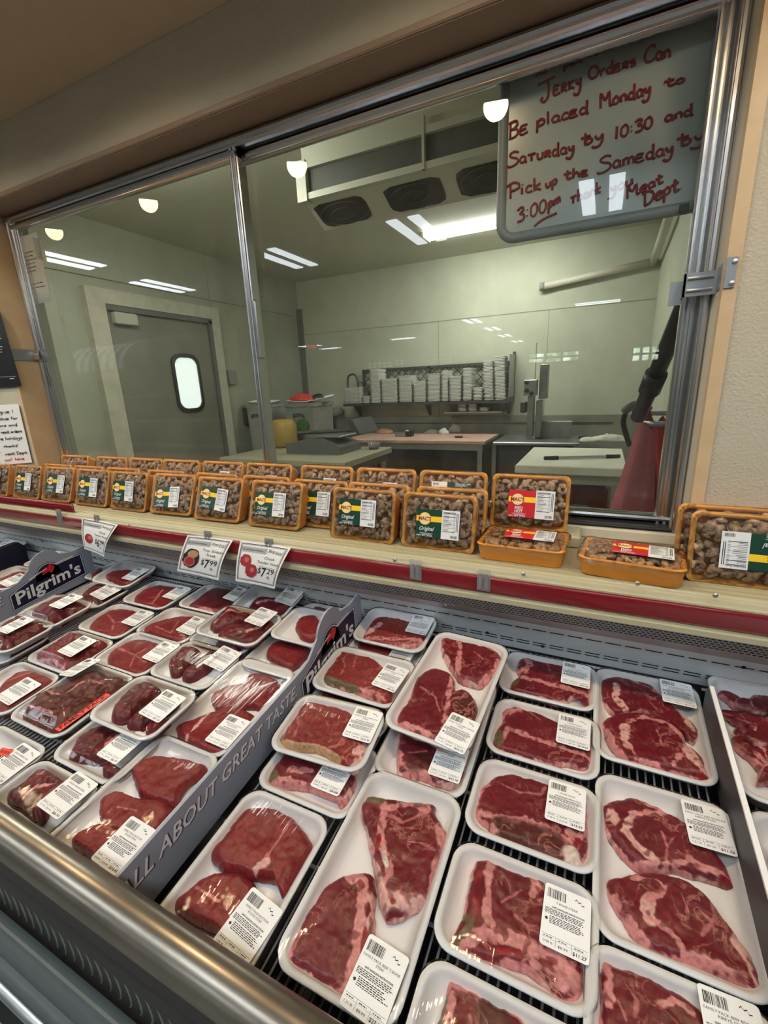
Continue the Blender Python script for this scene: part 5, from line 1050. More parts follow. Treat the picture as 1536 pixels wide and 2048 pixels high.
hw = MB(); write(hw, 'orr', (.12,.18), (.34,.18), -.07, lambda u,v: mp(u,v,.0004), .0011, 4); ob('red_doodle', hw, mat('red_marker'), r, r.matrix_world.inverted()); hw = MB(); write(hw, 'call', (.38,.06), (.58,.06), -.05, lambda u,v: mp(u,v,.0004), .0011, 4); ob('red_word', hw, mat('red_marker'), r, r.matrix_world.inverted()); hw = MB(); write(hw, 'hErE', (.63,.06), (.86,.06), -.05, lambda u,v: mp(u,v,.0004), .0011, 4); ob('red_handwriting', hw, mat('red_marker'), r, r.matrix_world.inverted())
r, mp = sheet('black poster with small white print at the left edge beside the window', [(-160,600),(-2,620),(43,772),(-120,782)], YW-.010, 'poster', mat('poster_black', lin((22,22,26)), .35), 'poster')
t = MB()
R_ = random.Random(2)
for k in range(7): t.rect(.60, .66-.035*k, .60+R_.uniform(.22,.34), .668-.035*k)
t.rect(.05,.13,.97,.134); t.rect(.66,.055,.69,.075); t.rect(.70,.06,.74,.072); t.rect(.90,.10,.95,.11)
t.map(lambda u,v,w: tuple(mp(u,v,.0003))); ob('poster_print', t, mat('poster_print', lin((170,170,172)), .6), r, r.matrix_world.inverted())
# latch plates on the window edges
g_ = empty('window_latch', 'galvanised hasp plate bridging the right window jamb', 'latch', T(WX1,YF,1.67))
I_ = g_.matrix_world.inverted()
a, b = onY(1366,572,YF-.03), onY(1432,568,YF-.03)
ob('hasp_plate', MB().b2((a.x,YF-.034,a.z-.021),(b.x+.002,YF-.030,a.z+.021)).b2((a.x,YF-.034,a.z-.021),(a.x+.004,YF+.0,a.z+.024)).b2((b.x,YW-.006,a.z-.020),(b.x+.003,YF-.03,a.z+.026)), galv, g_, I_)
ob('plate_rib', MB().tube([(a.x+.006,YF-.035,a.z+.011),(b.x-.006,YF-.035,a.z+.011)], .0035, 8).tube([(a.x+.006,YF-.035,a.z-.011),(b.x-.006,YF-.035,a.z-.011)], .0035, 8), galv, g_, I_)
ob('hinge_leaf', MB().b2((a.x-.020,YF-.010,a.z-.032),(a.x+.004,YF-.006,a.z+.012)), galv, g_, I_); ob('hinge_leaf', MB().b2((b.x-.0,YW-.007,a.z-.022),(b.x+.016,YW-.0045,a.z+.028)), galv, g_, I_)
ob('plate_screw', MB().lathe([(0,.004),(.004,.003),(.005,0)],10,T(b.x+.012,YW-.006,a.z+.02)@RX(90)).lathe([(0,.004),(.004,.003),(.005,0)],10,T(b.x+.012,YW-.006,a.z-.015)@RX(90)), steel, g_, I_)
g_ = empty('window_latch', 'dark hasp plate across the left window jamb', 'latch', T(WX0,YF,1.6))
I_ = g_.matrix_world.inverted(); a, c = onY(26,707,YW-.02), onY(62,708,YF-.006)
ob('hasp_plate', MB().b2((WX0-.05,YW-.008,a.z-.022),(WX0+.006,YW-.0035,a.z+.022)).b2((WX0+.004,YW-.008,a.z-.022),(WX0+.0075,YF-.002,a.z+.022)), galv, g_, I_)
ob('plate_boss', MB().lathe([(0,.016),(.016,.014),(.020,0)],14,T(WX0+.012,YF-.010,a.z)@RX(90)), steel, g_, I_)
ob('hinge_leaf', MB().b2((WX0+.008,YF-.004,a.z-.026),(WX0+.085,YF-.001,a.z+.018)), galv, g_, I_)
# ================================================================ cold room contents
stain = mat('stainless_dull', (.42,.43,.43), .35, .9, var=(4,(.34,.35,.35),.6))
dgrey = mat('dark_grey_metal', lin((70,72,70)), .5, .3); mgrey = mat('grey_bin_plastic', lin((158,160,152)), .55, var=(5,lin((136,138,130)),.7)); cutb = mat('cutting_board_white', lin((222,222,208)), .5, var=(6,lin((206,204,186)),.6)); cutp = mat('bloodied_board', lin((206,178,162)), .55, var=(5,lin((198,150,136)),.7)); legm = stain
def back_table(label, x0, x1, y0, y1, z, topm, th=.05, edge=None, board=None):
    r = empty('work_table', label, 'work table', T((x0+x1)/2,(y0+y1)/2,0)); I = r.matrix_world.inverted()
    ob('tabletop', MB().b2((x0,y0,z-th),(x1,y1,z),.006), topm, r, I)
    ob('apron', MB().b2((x0+.03,y0+.03,z-th-.07),(x1-.03,y1-.03,z-th)), edge or stain, r, I)
    for lx in (x0+.06,x1-.06):
        for ly in (y0+.06,y1-.06): ob('leg', MB().b2((lx-.025,ly-.025,0),(lx+.025,ly+.025,z-th-.068)), legm, r, I)
    ob('lower_shelf', MB().b2((x0+.05,y0+.05,.32),(x1-.05,y1-.05,.345)), edge or stain, r, I)
    return r
back_table('long steel cutting table under the tray shelf against the back wall', -2.86,-1.10,4.80,5.65,.90, cutp, .04)
back_table('small white-topped cutting table with the sharpening steel on it', -.55,.19,3.40,4.40,.90, cutb, .06, mat('table_apron', lin((150,150,140)), .5))
back_table('steel table holding the label scale, below the window mullion', -3.35,-1.93,3.25,4.22,.90, mat('scale_table_top', lin((150,148,126)), .45), .06)
# sharpening steel
r = empty('sharpening_steel', 'long grey sharpening steel lying across the white cutting table', 'knife steel', T(-.2,3.72,.9)); I = r.matrix_world.inverted()
a, b = onZ(1088,916,.915), onZ(1240,912,.915)
ob('handle', MB().tube([a, a.lerp(b,.19)], [.014,.016], 10), black, r, I); ob('rod', MB().tube([a.lerp(b,.19), a.lerp(b,.82)], [.011,.010], 10), steel, r, I); ob('tip', MB().tube([a.lerp(b,.82), b], [.015,.013], 10), black, r, I)
# wall shelf and foam tray stacks
SY = BY-.36
r = empty('tray_shelf', 'grey wall shelf with mesh back holding stacks of white foam trays', 'shelf', T(-2.1,SY,1.3)); I = r.matrix_world.inverted()
p0, p1 = onY(686,806,SY), onY(1018,803,SY); SZ = (p0.z+p1.z)/2; SX0, SX1 = p0.x, p1.x
ob('shelf_board', MB().b2((SX0,SY,SZ-.03),(SX1,BY-.001,SZ)), dgrey, r, I)
t0 = onY(706,738,BY-.05).z; t1 = onY(1020,725,BY-.05).z; TZ = (t0+t1)/2
ob('rear_rail', MB().b2((SX0+.15,BY-.05,TZ-.03),(SX1,BY-.02,TZ)).b2((SX0+.15,BY-.05,SZ),(SX0+.18,BY-.02,TZ)).b2((SX1-.03,SY,SZ),(SX1,BY-.02,SZ+.03)).b2((SX1-.03,BY-.05,SZ),(SX1,BY-.02,TZ+.1)).b2(((SX0+SX1)/2,BY-.05,SZ),((SX0+SX1)/2+.03,BY-.02,TZ)), dgrey, r, I)
mm = MB(); H = TZ-SZ; x = SX0+.15-H
while x < SX1:
    for s in (1,-1):
        pts = []
        for t in (0,1): pts.append((x+H*t if s > 0 else x+H-H*t, SZ+H*t))
        (xa,za),(xb,zb_) = pts
        lo, hi = SX0+.15, SX1
        def cl(xx): return max(lo, min(hi, xx))
        if xb != xa:
            f = lambda X: za+(zb_-za)*(X-xa)/(xb-xa)
            A, B = cl(xa), cl(xb)
            if abs(A-B) > .01: mm.tube([(A,BY-.035,f(A)),(B,BY-.035,f(B))], .005, 4, False)
    x += .10
ob('mesh_back', mm, dgrey, r, I)
for xx in (SX0+.05,(SX0+SX1)/2,SX1-.08): ob('bracket', MB().prism([(SY+.18,SZ-.03),(BY-.001,SZ-.03),(BY-.001,SZ-.18)], xx, xx+.03, Matrix(((0,0,1,0),(1,0,0,0),(0,1,0,0),(0,0,0,1)))), dgrey, r, I)
ob('side_hoop', MB().tube(smooth_open([(SX0+.06,SY+.06,SZ),(SX0+.06,SY+.06,SZ+.30),(SX0+.10,SY+.06,SZ+.37),(SX0+.17,SY+.06,SZ+.37),(SX0+.21,SY+.06,SZ+.28),(SX0+.21,SY+.06,SZ)],5), .014, 8), dgrey, r, I, True)
ob('side_panel', MB().b2((SX1-.012,SY+.01,SZ+.03),(SX1,BY-.06,SZ+.50),.004), stain, r, I)
sideb = mat('foam_stack_edge', lin((236,236,232)), .6)
def stack(label, px0, px1, pt, k, lean=0, z=None, nshow=None, Yf=None):
    """stack of foam trays: visible trays are separate parts up to the height seen in the photo"""
    Yf = Yf or SY+.03; z = SZ if z is None else z
    a, b = onY(px0,780,Yf), onY(px1,780,Yf); w = b.x-a.x-.010; top = onY((px0+px1)/2,pt,Yf).z; hgt = top-z; d = .235
    r = empty('foam_tray_stack', label, 'foam trays', T((a.x+b.x)/2, Yf+d/2, z), 'stacks of white foam trays on the wall shelf')
    n = max(2, int(round(hgt/.016)))
    me = None
    for i in range(n):
        if me is None:
            m = MB(); hh = hgt/n*.86
            for ins, zz in ((.016,0),(.004,hh*.55),(0,hh*.6),(0,hh),(.006,hh)):
                m.v += [(x,y,zz) for x, y in rrect(w-2*ins, d-2*ins, .02, 3)]
            for q in range(4):
                for j in range(16): m.f.append((q*16+j,q*16+(j+1)%16,(q+1)*16+(j+1)%16,(q+1)*16+j))
            m.f.append(tuple(range(15,-1,-1))); m.f.append(tuple(range(64,80))); me = m.mesh('foam_tray', sideb)
        zz = hgt*i/n; link('foam_tray', me, r, T(math.tan(math.radians(lean))*zz+.003*math.sin(i*2.1), .003*math.cos(i*1.7), zz+.0008) @ RZ(.8*math.sin(i*3)) @ RY(lean*.6 if lean else 0))
    return r
for lb, a, b, pt, ln in (('low stack of foam trays at the far left end of the shelf',688,722,775,0),('small pair of foam trays beside the leftmost tall stack',722,738,792,0),('tall narrow foam tray stack, leftmost tall one on the shelf',739,760,738,0),('rounded foam tray stack right of the leftmost tall one',761,794,757,0),('foam tray stack third from the left with tilted top tray',796,823,751,0),('short foam tray stack in the middle left of the shelf',825,851,762,0),
   ('foam tray stack in the middle of the shelf',853,880,747,0),('thin tall foam tray stack right of the middle',881,896,741,0),('yellowish foam tray stack with loose trays on top',897,922,752,0),('tall foam tray stack left of the small stack',924,944,736,0),('small short foam tray stack between two tall ones',945,965,775,0),('tall foam tray stack leaning left, second from the right end',967,988,722,-3),('tallest foam tray stack at the right end of the shelf',989,1013,712,-3)):
    stack(lb, a, b, pt, 0, ln)
# small rack below the shelf
UZ = onY(930,823,BY-.2).z
r = empty('tray_shelf', 'short lower wall shelf under the long one', 'shelf', T(-1.5,BY-.2,UZ)); I = r.matrix_world.inverted()
ob('shelf_board', MB().b2((onY(890,823,BY-.2).x,BY-.24,UZ-.02),(onY(1005,823,BY-.2).x,BY-.001,UZ)), stain, r, I)
for lb, a, b, pt in (('two short foam tray piles on the lower shelf, left one',914,934,808),('short foam tray pile in the middle of the lower shelf',935,955,808),('flattest foam tray pile at the right of the lower shelf',957,978,814)): stack(lb, a, b, pt, 0, 0, UZ, Yf=BY-.235)
ob_ = MB().b2((BX0+.9,BY-.03,onY(900,845,BY).z-.012),(BX1-.3,BY-.02,onY(900,845,BY).z)); o = ob('trim_13', ob_, dgrey); o['kind'] = 'structure'
# clutter on the long cutting table
tz = .9008
def blob(name, label, cat, px, py, z, sx, sy, sz, mm, seed, jag=.35, group=None):
    p = px if isinstance(px, Vector) else onZ(px,py,z); m = MB(); nu, nv = 14, 8
    for j in range(nv+1):
        ph = math.pi/2*(j/nv)
        for i in range(nu):
            th = 2*math.pi*i/nu; k = 1+jag*noise.noise(Vector((math.cos(th)*1.6+seed,math.sin(th)*1.6,ph*1.4)))
            m.v.append((p.x+sx*k*math.cos(th)*math.cos(ph), p.y+sy*k*math.sin(th)*math.cos(ph), z+max(0,sz*k*math.sin(ph))))
    for j in range(nv):
        for i in range(nu): m.f.append((j*nu+i,j*nu+(i+1)%nu,(j+1)*nu+(i+1)%nu,(j+1)*nu+i))
    m.f.append(tuple(range(nu-1,-1,-1)))
    return thing1(name, m, mm, label, cat, group, smooth=True)
ragm = mat('white_rag', lin((206,204,194)), .8, bump=(14,.6,.02)); meatm = mat('meat_scrap', lin((176,130,112)), .5, bump=(30,.5,.01))
blob('meat_scrap', 'pile of pale meat scraps at the left end of the long cutting table', 'meat', 768,867,tz,.16,.07,.06,meatm,3)
blob('cleaning_rag', 'crumpled white rag on the long cutting table, left of the glove', 'rag', 866,866,tz,.11,.06,.045,ragm,5)
blob('work_glove', 'white work glove lump near the right end of the long cutting table', 'glove', 888,868,tz,.07,.06,.07,ragm,8)
blob('plastic_bag', 'whitish bag standing at the back of the long cutting table', 'bag', 910,864,tz,.09,.05,.10,ragm,11)
blob('dark_bag', 'black crumpled bag behind the small box on the long cutting table', 'bag', 838,862,tz,.16,.06,.06,mat('dark_cloth', lin((46,48,50)), .8),13)
p = onZ(808,873,tz)
r = empty('knife_box', 'small grey and black box at the front of the long cutting table', 'box', Matrix.Translation(p)); I = r.matrix_world.inverted()
ob('box_body', MB().b2((p.x-.11,p.y-.03,tz),(p.x+.03,p.y+.06,tz+.055),.004), stain, r, I); ob('box_end', MB().b2((p.x+.03,p.y-.03,tz),(p.x+.11,p.y+.06,tz+.06),.004), black, r, I); ob('paper_wad', MB().b2((p.x+.02,p.y-.01,tz+.055),(p.x+.06,p.y+.03,tz+.078),.01), ragm, r, I)
p = onZ(925,876,tz); r = empty('boning_knife', 'black-handled knife lying at the front right of the long cutting table', 'knife', Matrix.Translation(p)); I = r.matrix_world.inverted()
ob('handle', MB().tube([(p.x-.09,p.y,tz+.012),(p.x,p.y+.01,tz+.012)], .011, 8), black, r, I); ob('blade', MB().prism([(p.x,p.y),(p.x+.12,p.y+.012),(p.x,p.y+.026)], tz+.008, tz+.0105), steel, r, I)
# band saw
r = empty('band_saw', 'grey steel band saw with tall blade guard, right of the tray shelf', 'band saw', T(-.62,5.0,0)); I = r.matrix_world.inverted()
SYb = 4.95
def box_px(nm, x0, y0, x1, y1, Y, dep, mm, bev=.006): a = onY(x0,y1,Y); b = onY(x1,y0,Y); return ob(nm, MB().b2((a.x,Y,a.z),(b.x,Y+dep,b.z),bev), mm, r, I)
saw = mat('saw_steel', lin((150,152,150)), .4, .6, var=(5,lin((120,122,120)),.7))
box_px('saw_column', 1052,790,1068,875,SYb,.12,saw); box_px('saw_column', 1069,800,1084,875,SYb+.05,.14,saw); box_px('upper_housing', 1077,728,1096,798,SYb+.04,.18,saw); box_px('guide_block', 1047,759,1074,792,SYb-.04,.12,saw)
box_px('blade_guard', 1069,685,1074,760,SYb,.03,steel,.002); box_px('fence_plate', 1072,842,1145,886,SYb+.16,.02,saw); box_px('motor_box', 1040,804,1052,826,SYb,.12,dgrey)
for x, y in ((1053,765),(1053,781),(1063,787)): p = onY(x,y,SYb-.045); ob('guide_bolt', MB().lathe([(0,.02),(.02,.018),(.022,0)],10,Matrix.Translation(p)@RX(90)), black, r, I)
a = onY(985,884,4.70); b = onY(1160,884,4.70)
ob('saw_table', MB().b2((a.x,4.70,a.z-.03),(b.x,5.45,a.z),.006), stain, r, I); ob('saw_base', MB().b2((a.x+.05,4.78,0),(b.x-.08,5.4,a.z-.03),.01), mat('saw_base_dark', lin((58,60,58)), .5), r, I)
ob('table_handle', MB().tube([(b.x-.02,4.9,a.z+.03),(b.x+.08,4.9,a.z+.03)], .018, 8), black, r, I)
p = onZ(1160,890,.9)
blob('cleaning_rag', 'crumpled cream rags at the back edge of the white cutting table', 'rag', 1215,882,.905,.16,.06,.06,ragm,21); blob('rubber_glove', 'single pale glove behind the white cutting table, left of the rags', 'glove', 1175,884,.905,.08,.05,.045,ragm,25)
# label scale
r = empty('label_scale', 'low grey label-printing scale on the steel table by the mullion', 'scale', T(-2.5,3.6,.90)); I = r.matrix_world.inverted()
s0 = Vector((-2.52,3.62,.9))
ob('scale_body', MB().prism([(0,0),(.62,0),(.62,.07),(.42,.15),(0,.10)], -.42, 0, T(s0.x-.28,s0.y-.02,.901)@RX(90)), mat('scale_grey', lin((96,98,94)), .4, .2), r, I)
ob('weighing_pan', MB().b2((s0.x-.02,s0.y+.02,1.055),(s0.x+.32,s0.y+.36,1.072),.006), stain, r, I); 
ob('display_housing', MB().prism([(0,0),(.10,.005),(.02,.15),(-.03,.15)], -.44, 0, T(s0.x+.20,s0.y+.46,1.04)@RZ(0)@RX(90)@T(0,0,.0)), mat('scale_dark', lin((66,68,66)), .4), r, I)
ob('wrap_roller', MB().tube([(s0.x-.22,s0.y+.1,1.09),(s0.x+.22,s0.y+.42,1.09)], .02, 10), dgrey, r, I)
p = Vector((-2.05,4.05,.901)); r = empty('deli_tub', 'small clear tub with red rim beside the label scale', 'tub', Matrix.Translation(p)); I = r.matrix_world.inverted()
ob('tub_body', MB().lathe([(.05,0),(.065,.06),(.062,.06),(.048,.004)],18,Matrix.Translation(p),True), clearp, r, I, True); ob('red_sauce', MB().lathe([(.0,.022),(.054,.022),(.050,.003),(0,.003)],18,Matrix.Translation(p)), mat('tub_red', lin((150,36,26)), .4), r, I, True)
# bins
def bin_(label, px, py, Y, w, d, h, zt_, mm):
    c = onY(px,py,Y); r = empty('plastic_bin', label, 'bin', T(c.x,Y+d/2,zt_-h), 'grey plastic bins beside the scale table'); I = r.matrix_world.inverted(); m = MB(); n = 16
    prof = [(.84,0),(1,h-.04),(1.04,h-.04),(1.04,h),(.97,h),(.82,.02)]
    for k, z in prof: m.v += [(c.x+x*k, Y+d/2+y*k, zt_-h+z) for x, y in rrect(w,d,.05,3)]
    for i in range(len(prof)-1):
        for j in range(n): m.f.append((i*n+j,i*n+(j+1)%n,(i+1)*n+(j+1)%n,(i+1)*n+j))
    m.f.append(tuple(range(n-1,-1,-1))); m.f.append(tuple(range(5*n,6*n)))
    ob('bin_body', m, mm, r, I); ob('bin_handle', MB().tube(smooth_open([(c.x-.07,Y-.012,zt_-.16),(c.x-.05,Y-.03,zt_-.12),(c.x+.05,Y-.03,zt_-.12),(c.x+.07,Y-.012,zt_-.16)],4), .008, 6), dgrey, r, I); return c
ZB = 1.30
c1_ = bin_('grey plastic bin left of the mullion with a white tray on top', 512,812,4.32,.36,.42,1.35,1.36,mgrey)
c2_ = bin_('grey plastic bin right of the mullion heaped with red meat trays', 597,812,4.32,.43,.42,1.35,1.36,mat('dark_bin', lin((132,134,126)), .55, var=(5,lin((112,114,108)),.7)))
def toss(label, x, y, z, yaw, rx, ry, mm, w=.26, l=.19, cat='foam tray', gr='used foam trays thrown on the bins'):
    o = link('used_foam_tray', tray_geo(w,l,.03).mesh('used_foam_tray', mm, True), None, T(x,y,z)@RZ(yaw)@RX(rx)@RY(ry)); return tag(o, label, cat, gr)
toss('white foam tray lying on top of the left grey bin', c1_.x-.02, 4.50, 1.364, 10, 4, 3, foam, .32, .26)
toss('white foam tray tilted on the right grey bin under red meat', c2_.x-.06, 4.50, 1.366, -10, 5, 3, foam, .32, .26)
toss('pale foam tray sticking out on the right side of the dark bin', c2_.x+.20, 4.54, 1.385, 25, 5, -10, foam, .26, .2)
blob('meat_scrap', 'heap of bright red meat pieces in the trays on the dark bin', 'meat', Vector((c2_.x-.05,4.50,0)),0,1.384,.17,.09,.075,mat('red_scrap', lin((206,54,46)), .4, bump=(20,.6,.02)),31)
blob('dark_wrapper', 'black wrapper lying on the right of the red meat heap', 'wrapper', Vector((c2_.x+.14,4.52,0)),0,1.405,.08,.05,.05,black,33)
p = onY(585,880,3.70); thing1('yellow_jug', MB().lathe([(0,0),(.12,0),(.14,.03),(.14,.24),(.10,.30),(0,.30)],18,T(-3.16,4.06,.901)), mat('yellow_plastic', lin((160,132,60)), .5), 'brownish yellow round jug standing in front of the grey bins', 'jug', smooth=True)
p = onY(604,850,4.30); thing1('green_sticker', MB().poly([(p.x+.09*math.cos(a*.63),p.z+.07*math.sin(a*.63)) for a in range(10)]).map(lambda x,y,z: (x, 4.305, y)), mat('sticker_green', lin((58,104,48)), .5), 'round green sticker on the front of the dark bin', 'sticker')
# hose on the back wall
h0 = onY(672,826,BY-.1); thing1('rubber_hose', MB().tube(smooth_open([(h0.x,BY-.1,h0.z),(h0.x-.05,BY-.12,h0.z-.06),(h0.x-.03,BY-.1,h0.z-.5)],5), .028, 8), black, 'black hose hanging at the left end of the tray shelf', 'hose', smooth=True)
thing1('hose_coupling', MB().tube([(h0.x+.10,BY-.1,h0.z+.03),(h0.x-.06,BY-.1,h0.z)], [.05,.07], 12), mgrey, 'grey hose coupling at the left end of the tray shelf', 'coupling', smooth=True)
# pipe on the back and right wall
pa, pb = onY(1085,573,BY-.06), onY(1290,525,BY-.06); pbx = min(pb.x, BX1-.07); pc = onX(1338,432,BX1-.07)
r = empty('insulated_pipe', 'white insulated pipe running along the back wall and up the right wall', 'pipe', Matrix.Translation(pa)); I = r.matrix_world.inverted()
ob('pipe_run', MB().tube([pa,(BX1-.07,BY-.06,pb.z)], .035, 12).tube([(BX1-.07,BY-.06,pb.z),pc], .035, 12), mat('pipe_white', lin((206,204,190)), .5), r, I, True)
ob('pipe_end', MB().tube([(pa.x-.03,pa.y,pa.z),(pa.x+.02,pa.y,pa.z)], .042, 12), mgrey, r, I, True)
ob('pipe_elbow', MB().lathe([(.0,-.05),(.035,-.036),(.05,0),(.035,.036),(0,.05)],12,T(BX1-.07,BY-.06,pb.z)), mgrey, r, I, True)
# black pole, red cloth, gun hanging at the right
PY = 2.0
a, b = onY(1378,590,PY-.35), onY(1276,835,PY); r = empty('slanted_pole', 'long black pole leaning behind the right window frame', 'pole', Matrix.Translation(b)); I = r.matrix_world.inverted()
up_ = a+(a-b)*.5
ob('pole_shaft', MB().tube([up_, b], .027, 12), black, r, I, True)
c = b.lerp(a,.35); d_ = (a-b).normalized(); ob('pole_clamp', MB().tube([c-d_*.04,c+d_*.04], .036, 12), black, r, I, True)
q = [onY(*p_,PY+.02) for p_ in ((1280,838),(1312,868),(1308,1042),(1212,1042))]
m = MB(); rows, cols = 14, 10
for j in range(rows+1):
    for i in range(cols+1):
        u, v = i/cols, j/rows; p = q[0].lerp(q[1],u).lerp(q[3].lerp(q[2],u),v); m.v.append((p.x, p.y-.035*math.sin(u*math.pi*2.0)*(.3+v), p.z))
for j in range(rows):
    for i in range(cols): k = j*(cols+1)+i; m.f.append((k,k+1,k+cols+2,k+cols+1))
k0 = len(m.v); m.v += [(x,y+.006,z) for x, y, z in m.v]; m.f += [tuple(i+k0 for i in f[::-1]) for f in list(m.f)]
clothm = mat('dusty_red_cloth', lin((196,104,112)), .7, var=(7,lin((182,88,96)),.6))
thing1('red_apron', m, clothm, 'dusty red apron hanging below the black pole, left of the window frame', 'apron', smooth=True)
q = [onY(*p_,PY+.07) for p_ in ((1290,826),(1340,848),(1345,1042),(1306,1042))]
m = MB()
for j in range(rows+1):
    for i in range(cols+1):
        u, v = i/cols, j/rows; p = q[0].lerp(q[1],u).lerp(q[3].lerp(q[2],u),v); m.v.append((p.x, p.y+.03*math.sin(u*9)*(.4+v*.6), p.z+.02*math.sin(u*11)*(1-v)))
for j in range(rows):
    for i in range(cols): k = j*(cols+1)+i; m.f.append((k,k+1,k+cols+2,k+cols+1))
k0 = len(m.v); m.v += [(x,y+.006,z) for x, y, z in m.v]; m.f += [tuple(i+k0 for i in f[::-1]) for f in list(m.f)]
thing1('red_apron', m, mat('deep_red_cloth', lin((190,44,54)), .7), 'deeper red folded cloth behind the dusty red apron, touching the frame', 'apron', smooth=True)
GYp = 2.35
q_ = onY(1290,845,PY); thing1('wall_hook', MB().tube([(BX1,PY+.03,q_.z-.01),(q_.x-.02,PY+.03,q_.z-.01)], .012, 8), galv, 'short metal hook bar on the right cold room wall carrying the red aprons', 'hook', smooth=True)
q_ = onY(1285,818,GYp); thing1('wall_hook', MB().tube([(BX1,GYp,q_.z-.02),(q_.x-.01,GYp,q_.z-.02)], .010, 8), galv, 'small metal hook bar carrying the hose spray gun', 'hook', smooth=True)
r = empty('spray_gun', 'grey hose spray gun hooked beside the black pole', 'spray gun', Matrix.Translation(onY(1280,820,GYp))); I = r.matrix_world.inverted()
ob('gun_body', MB().tube(smooth_open([onY(1246,826,GYp),onY(1262,812,GYp),onY(1280,810,GYp),onY(1302,820,GYp)],4), [.010]+[.019]*10+[.014]*2, 10), mat('gun_grey', lin((108,112,106)), .45), r, I, True)
ob('gun_hose', MB().tube(smooth_open([onY(1250,828,GYp),onY(1247,846,GYp),onY(1252,868,GYp),onY(1260,892,GYp)],4), .012, 8), black, r, I, True)
ob('gun_trigger', MB().tube([onY(1270,818,GYp),onY(1272,836,GYp)], .014, 8), mat('gun_grey'), r, I)
for n_, (x0,x1) in enumerate(((1180,1300),)):
    p, p2 = onZ(1172,1040,.42), onZ(1260,1040,.42)
thing1('storage_tub', MB().b2((-.40,3.45,.35),(-.02,3.85,.52),.02), mat('tub_white', lin((206,204,192)), .5), 'white tub on the lower shelf of the white cutting table', 'tub')
thing1('storage_tub', MB().b2((-.30,3.9,.35),(.10,4.3,.66),.02), mat('tub_redd', lin((110,22,24)), .5), 'dark red tub under the white cutting table', 'tub')
# evaporator under the ceiling
EX0, EX1, EY0, EY1, EZ0, EZ1 = -1.80,.34,2.70,3.32,2.64,2.95
r = empty('ceiling_evaporator', 'wide ceiling cooling unit with three dirty fan openings underneath', 'cooling unit', T((EX0+EX1)/2,3.0,EZ1)); I = r.matrix_world.inverted()
ew = mat('evaporator_white', lin((206,206,190)), .5); ed = mat('coil_dark', lin((82,84,76)), .6, bump=(200,.5,.003,(1,.05,.05))); grime = mat('fan_grime', lin((74,70,58)), .85, var=(26,lin((38,36,30)),.9))
ob('cabinet', MB().prism([(EY0+.05,EZ0),(EY0+.27,EZ0-.10),(EY0+.45,EZ1),(EY0+.05,EZ1)], EX0, EX1, Matrix(((0,0,1,0),(1,0,0,0),(0,1,0,0),(0,0,0,1)))), ew, r, I)
ob('coil_face', MB().b2((EX0+.03,EY0+.035,EZ0+.03),(EX1-.03,EY0+.052,EZ0+.19)), ed, r, I)
for z in (EZ0,EZ0+.165): ob('face_rail', MB().b2((EX0,EY0+.01,z),(EX1,EY0+.054,z+.035)), ew, r, I)
ob('end_cap', MB().b2((EX0-.02,EY0,EZ0-.01),(EX0+.05,EY0+.06,EZ0+.21)), ew, r, I)
ob('face_strut', MB().b2((onY(843,310,EY0).x,EY0+.004,EZ0),(onY(843,310,EY0).x+.014,EY0+.03,EZ0+.25)), ew, r, I)
EYC = EY0+.165
def ebot(y): return EZ0-.10*(y-(EY0+.05))/.22
for cx in (-1.59,-1.10,-.66):
    f = empty('fan_opening', None, None); f.parent = r; f.matrix_local = I @ T(cx,EYC,0)
    g = MB(); n = 20
    poly = [(.215*math.cos(a*2*math.pi/n)*(1+.08*noise.noise(Vector((a*.9,cx,0)))), .112*math.sin(a*2*math.pi/n)*(1+.08*noise.noise(Vector((a*.7,cx,4))))) for a in range(n)]
    g.poly([(max(-.178,min(.178,x)),max(-.086,min(.086,y))) for x, y in poly]); g.map(lambda x,y,z: (x,y,ebot(EYC+y)-.003)); g.f = [q_[::-1] for q_ in g.f]
    bpy.data.objects.remove(f)
    o = ob('fan_opening', g, grime, r, I @ T(cx,EYC,0))
    gg = MB()
    for k in (2,4):
        pts = [(.040*k*math.cos(a*math.pi/9), .020*k*math.sin(a*math.pi/9)) for a in range(19)]
        gg.tube([(x,y,ebot(EYC+y)-.010) for x, y in pts], .0022, 4, False)
    ob('fan_guard', gg, dgrey, o)
# ceiling fluorescent in the cold room
def fixture(label, x0, x1, y, z):
    r = empty('fluorescent_fixture', label, 'ceiling light', T((x0+x1)/2,y,BZ), 'cold room ceiling lights'); I = r.matrix_world.inverted()
    ob('fixture_base', MB().b2((x0,y-.09,z),(x1,y+.09,BZ),.008), white, r, I)
    ob('diffuser', MB().sweepx([(y-.10,z),(y-.10,z-.035),(y-.07,z-.06),(y+.07,z-.06),(y+.10,z-.035),(y+.10,z)], x0+.02, x1-.02, True), btubem, r, I)
    for xx in (x0,x1-.02): ob('end_plate', MB().b2((xx,y-.105,z-.065),(xx+.02,y+.105,z)), mat('endcap', lin((226,216,180)), .4), r, I)
fz_ = onY(855,478,4.80).z
fixture('bright fluorescent fixture on the cold room ceiling beside the whiteboard', onY(850,486,4.80).x, -.45, 4.80, fz_+.06)
fixture('second fluorescent fixture added unseen on the cold room ceiling, left part', -3.1, -1.9, 2.05, 2.90)  # unseen fixture added above the window to light the cold room
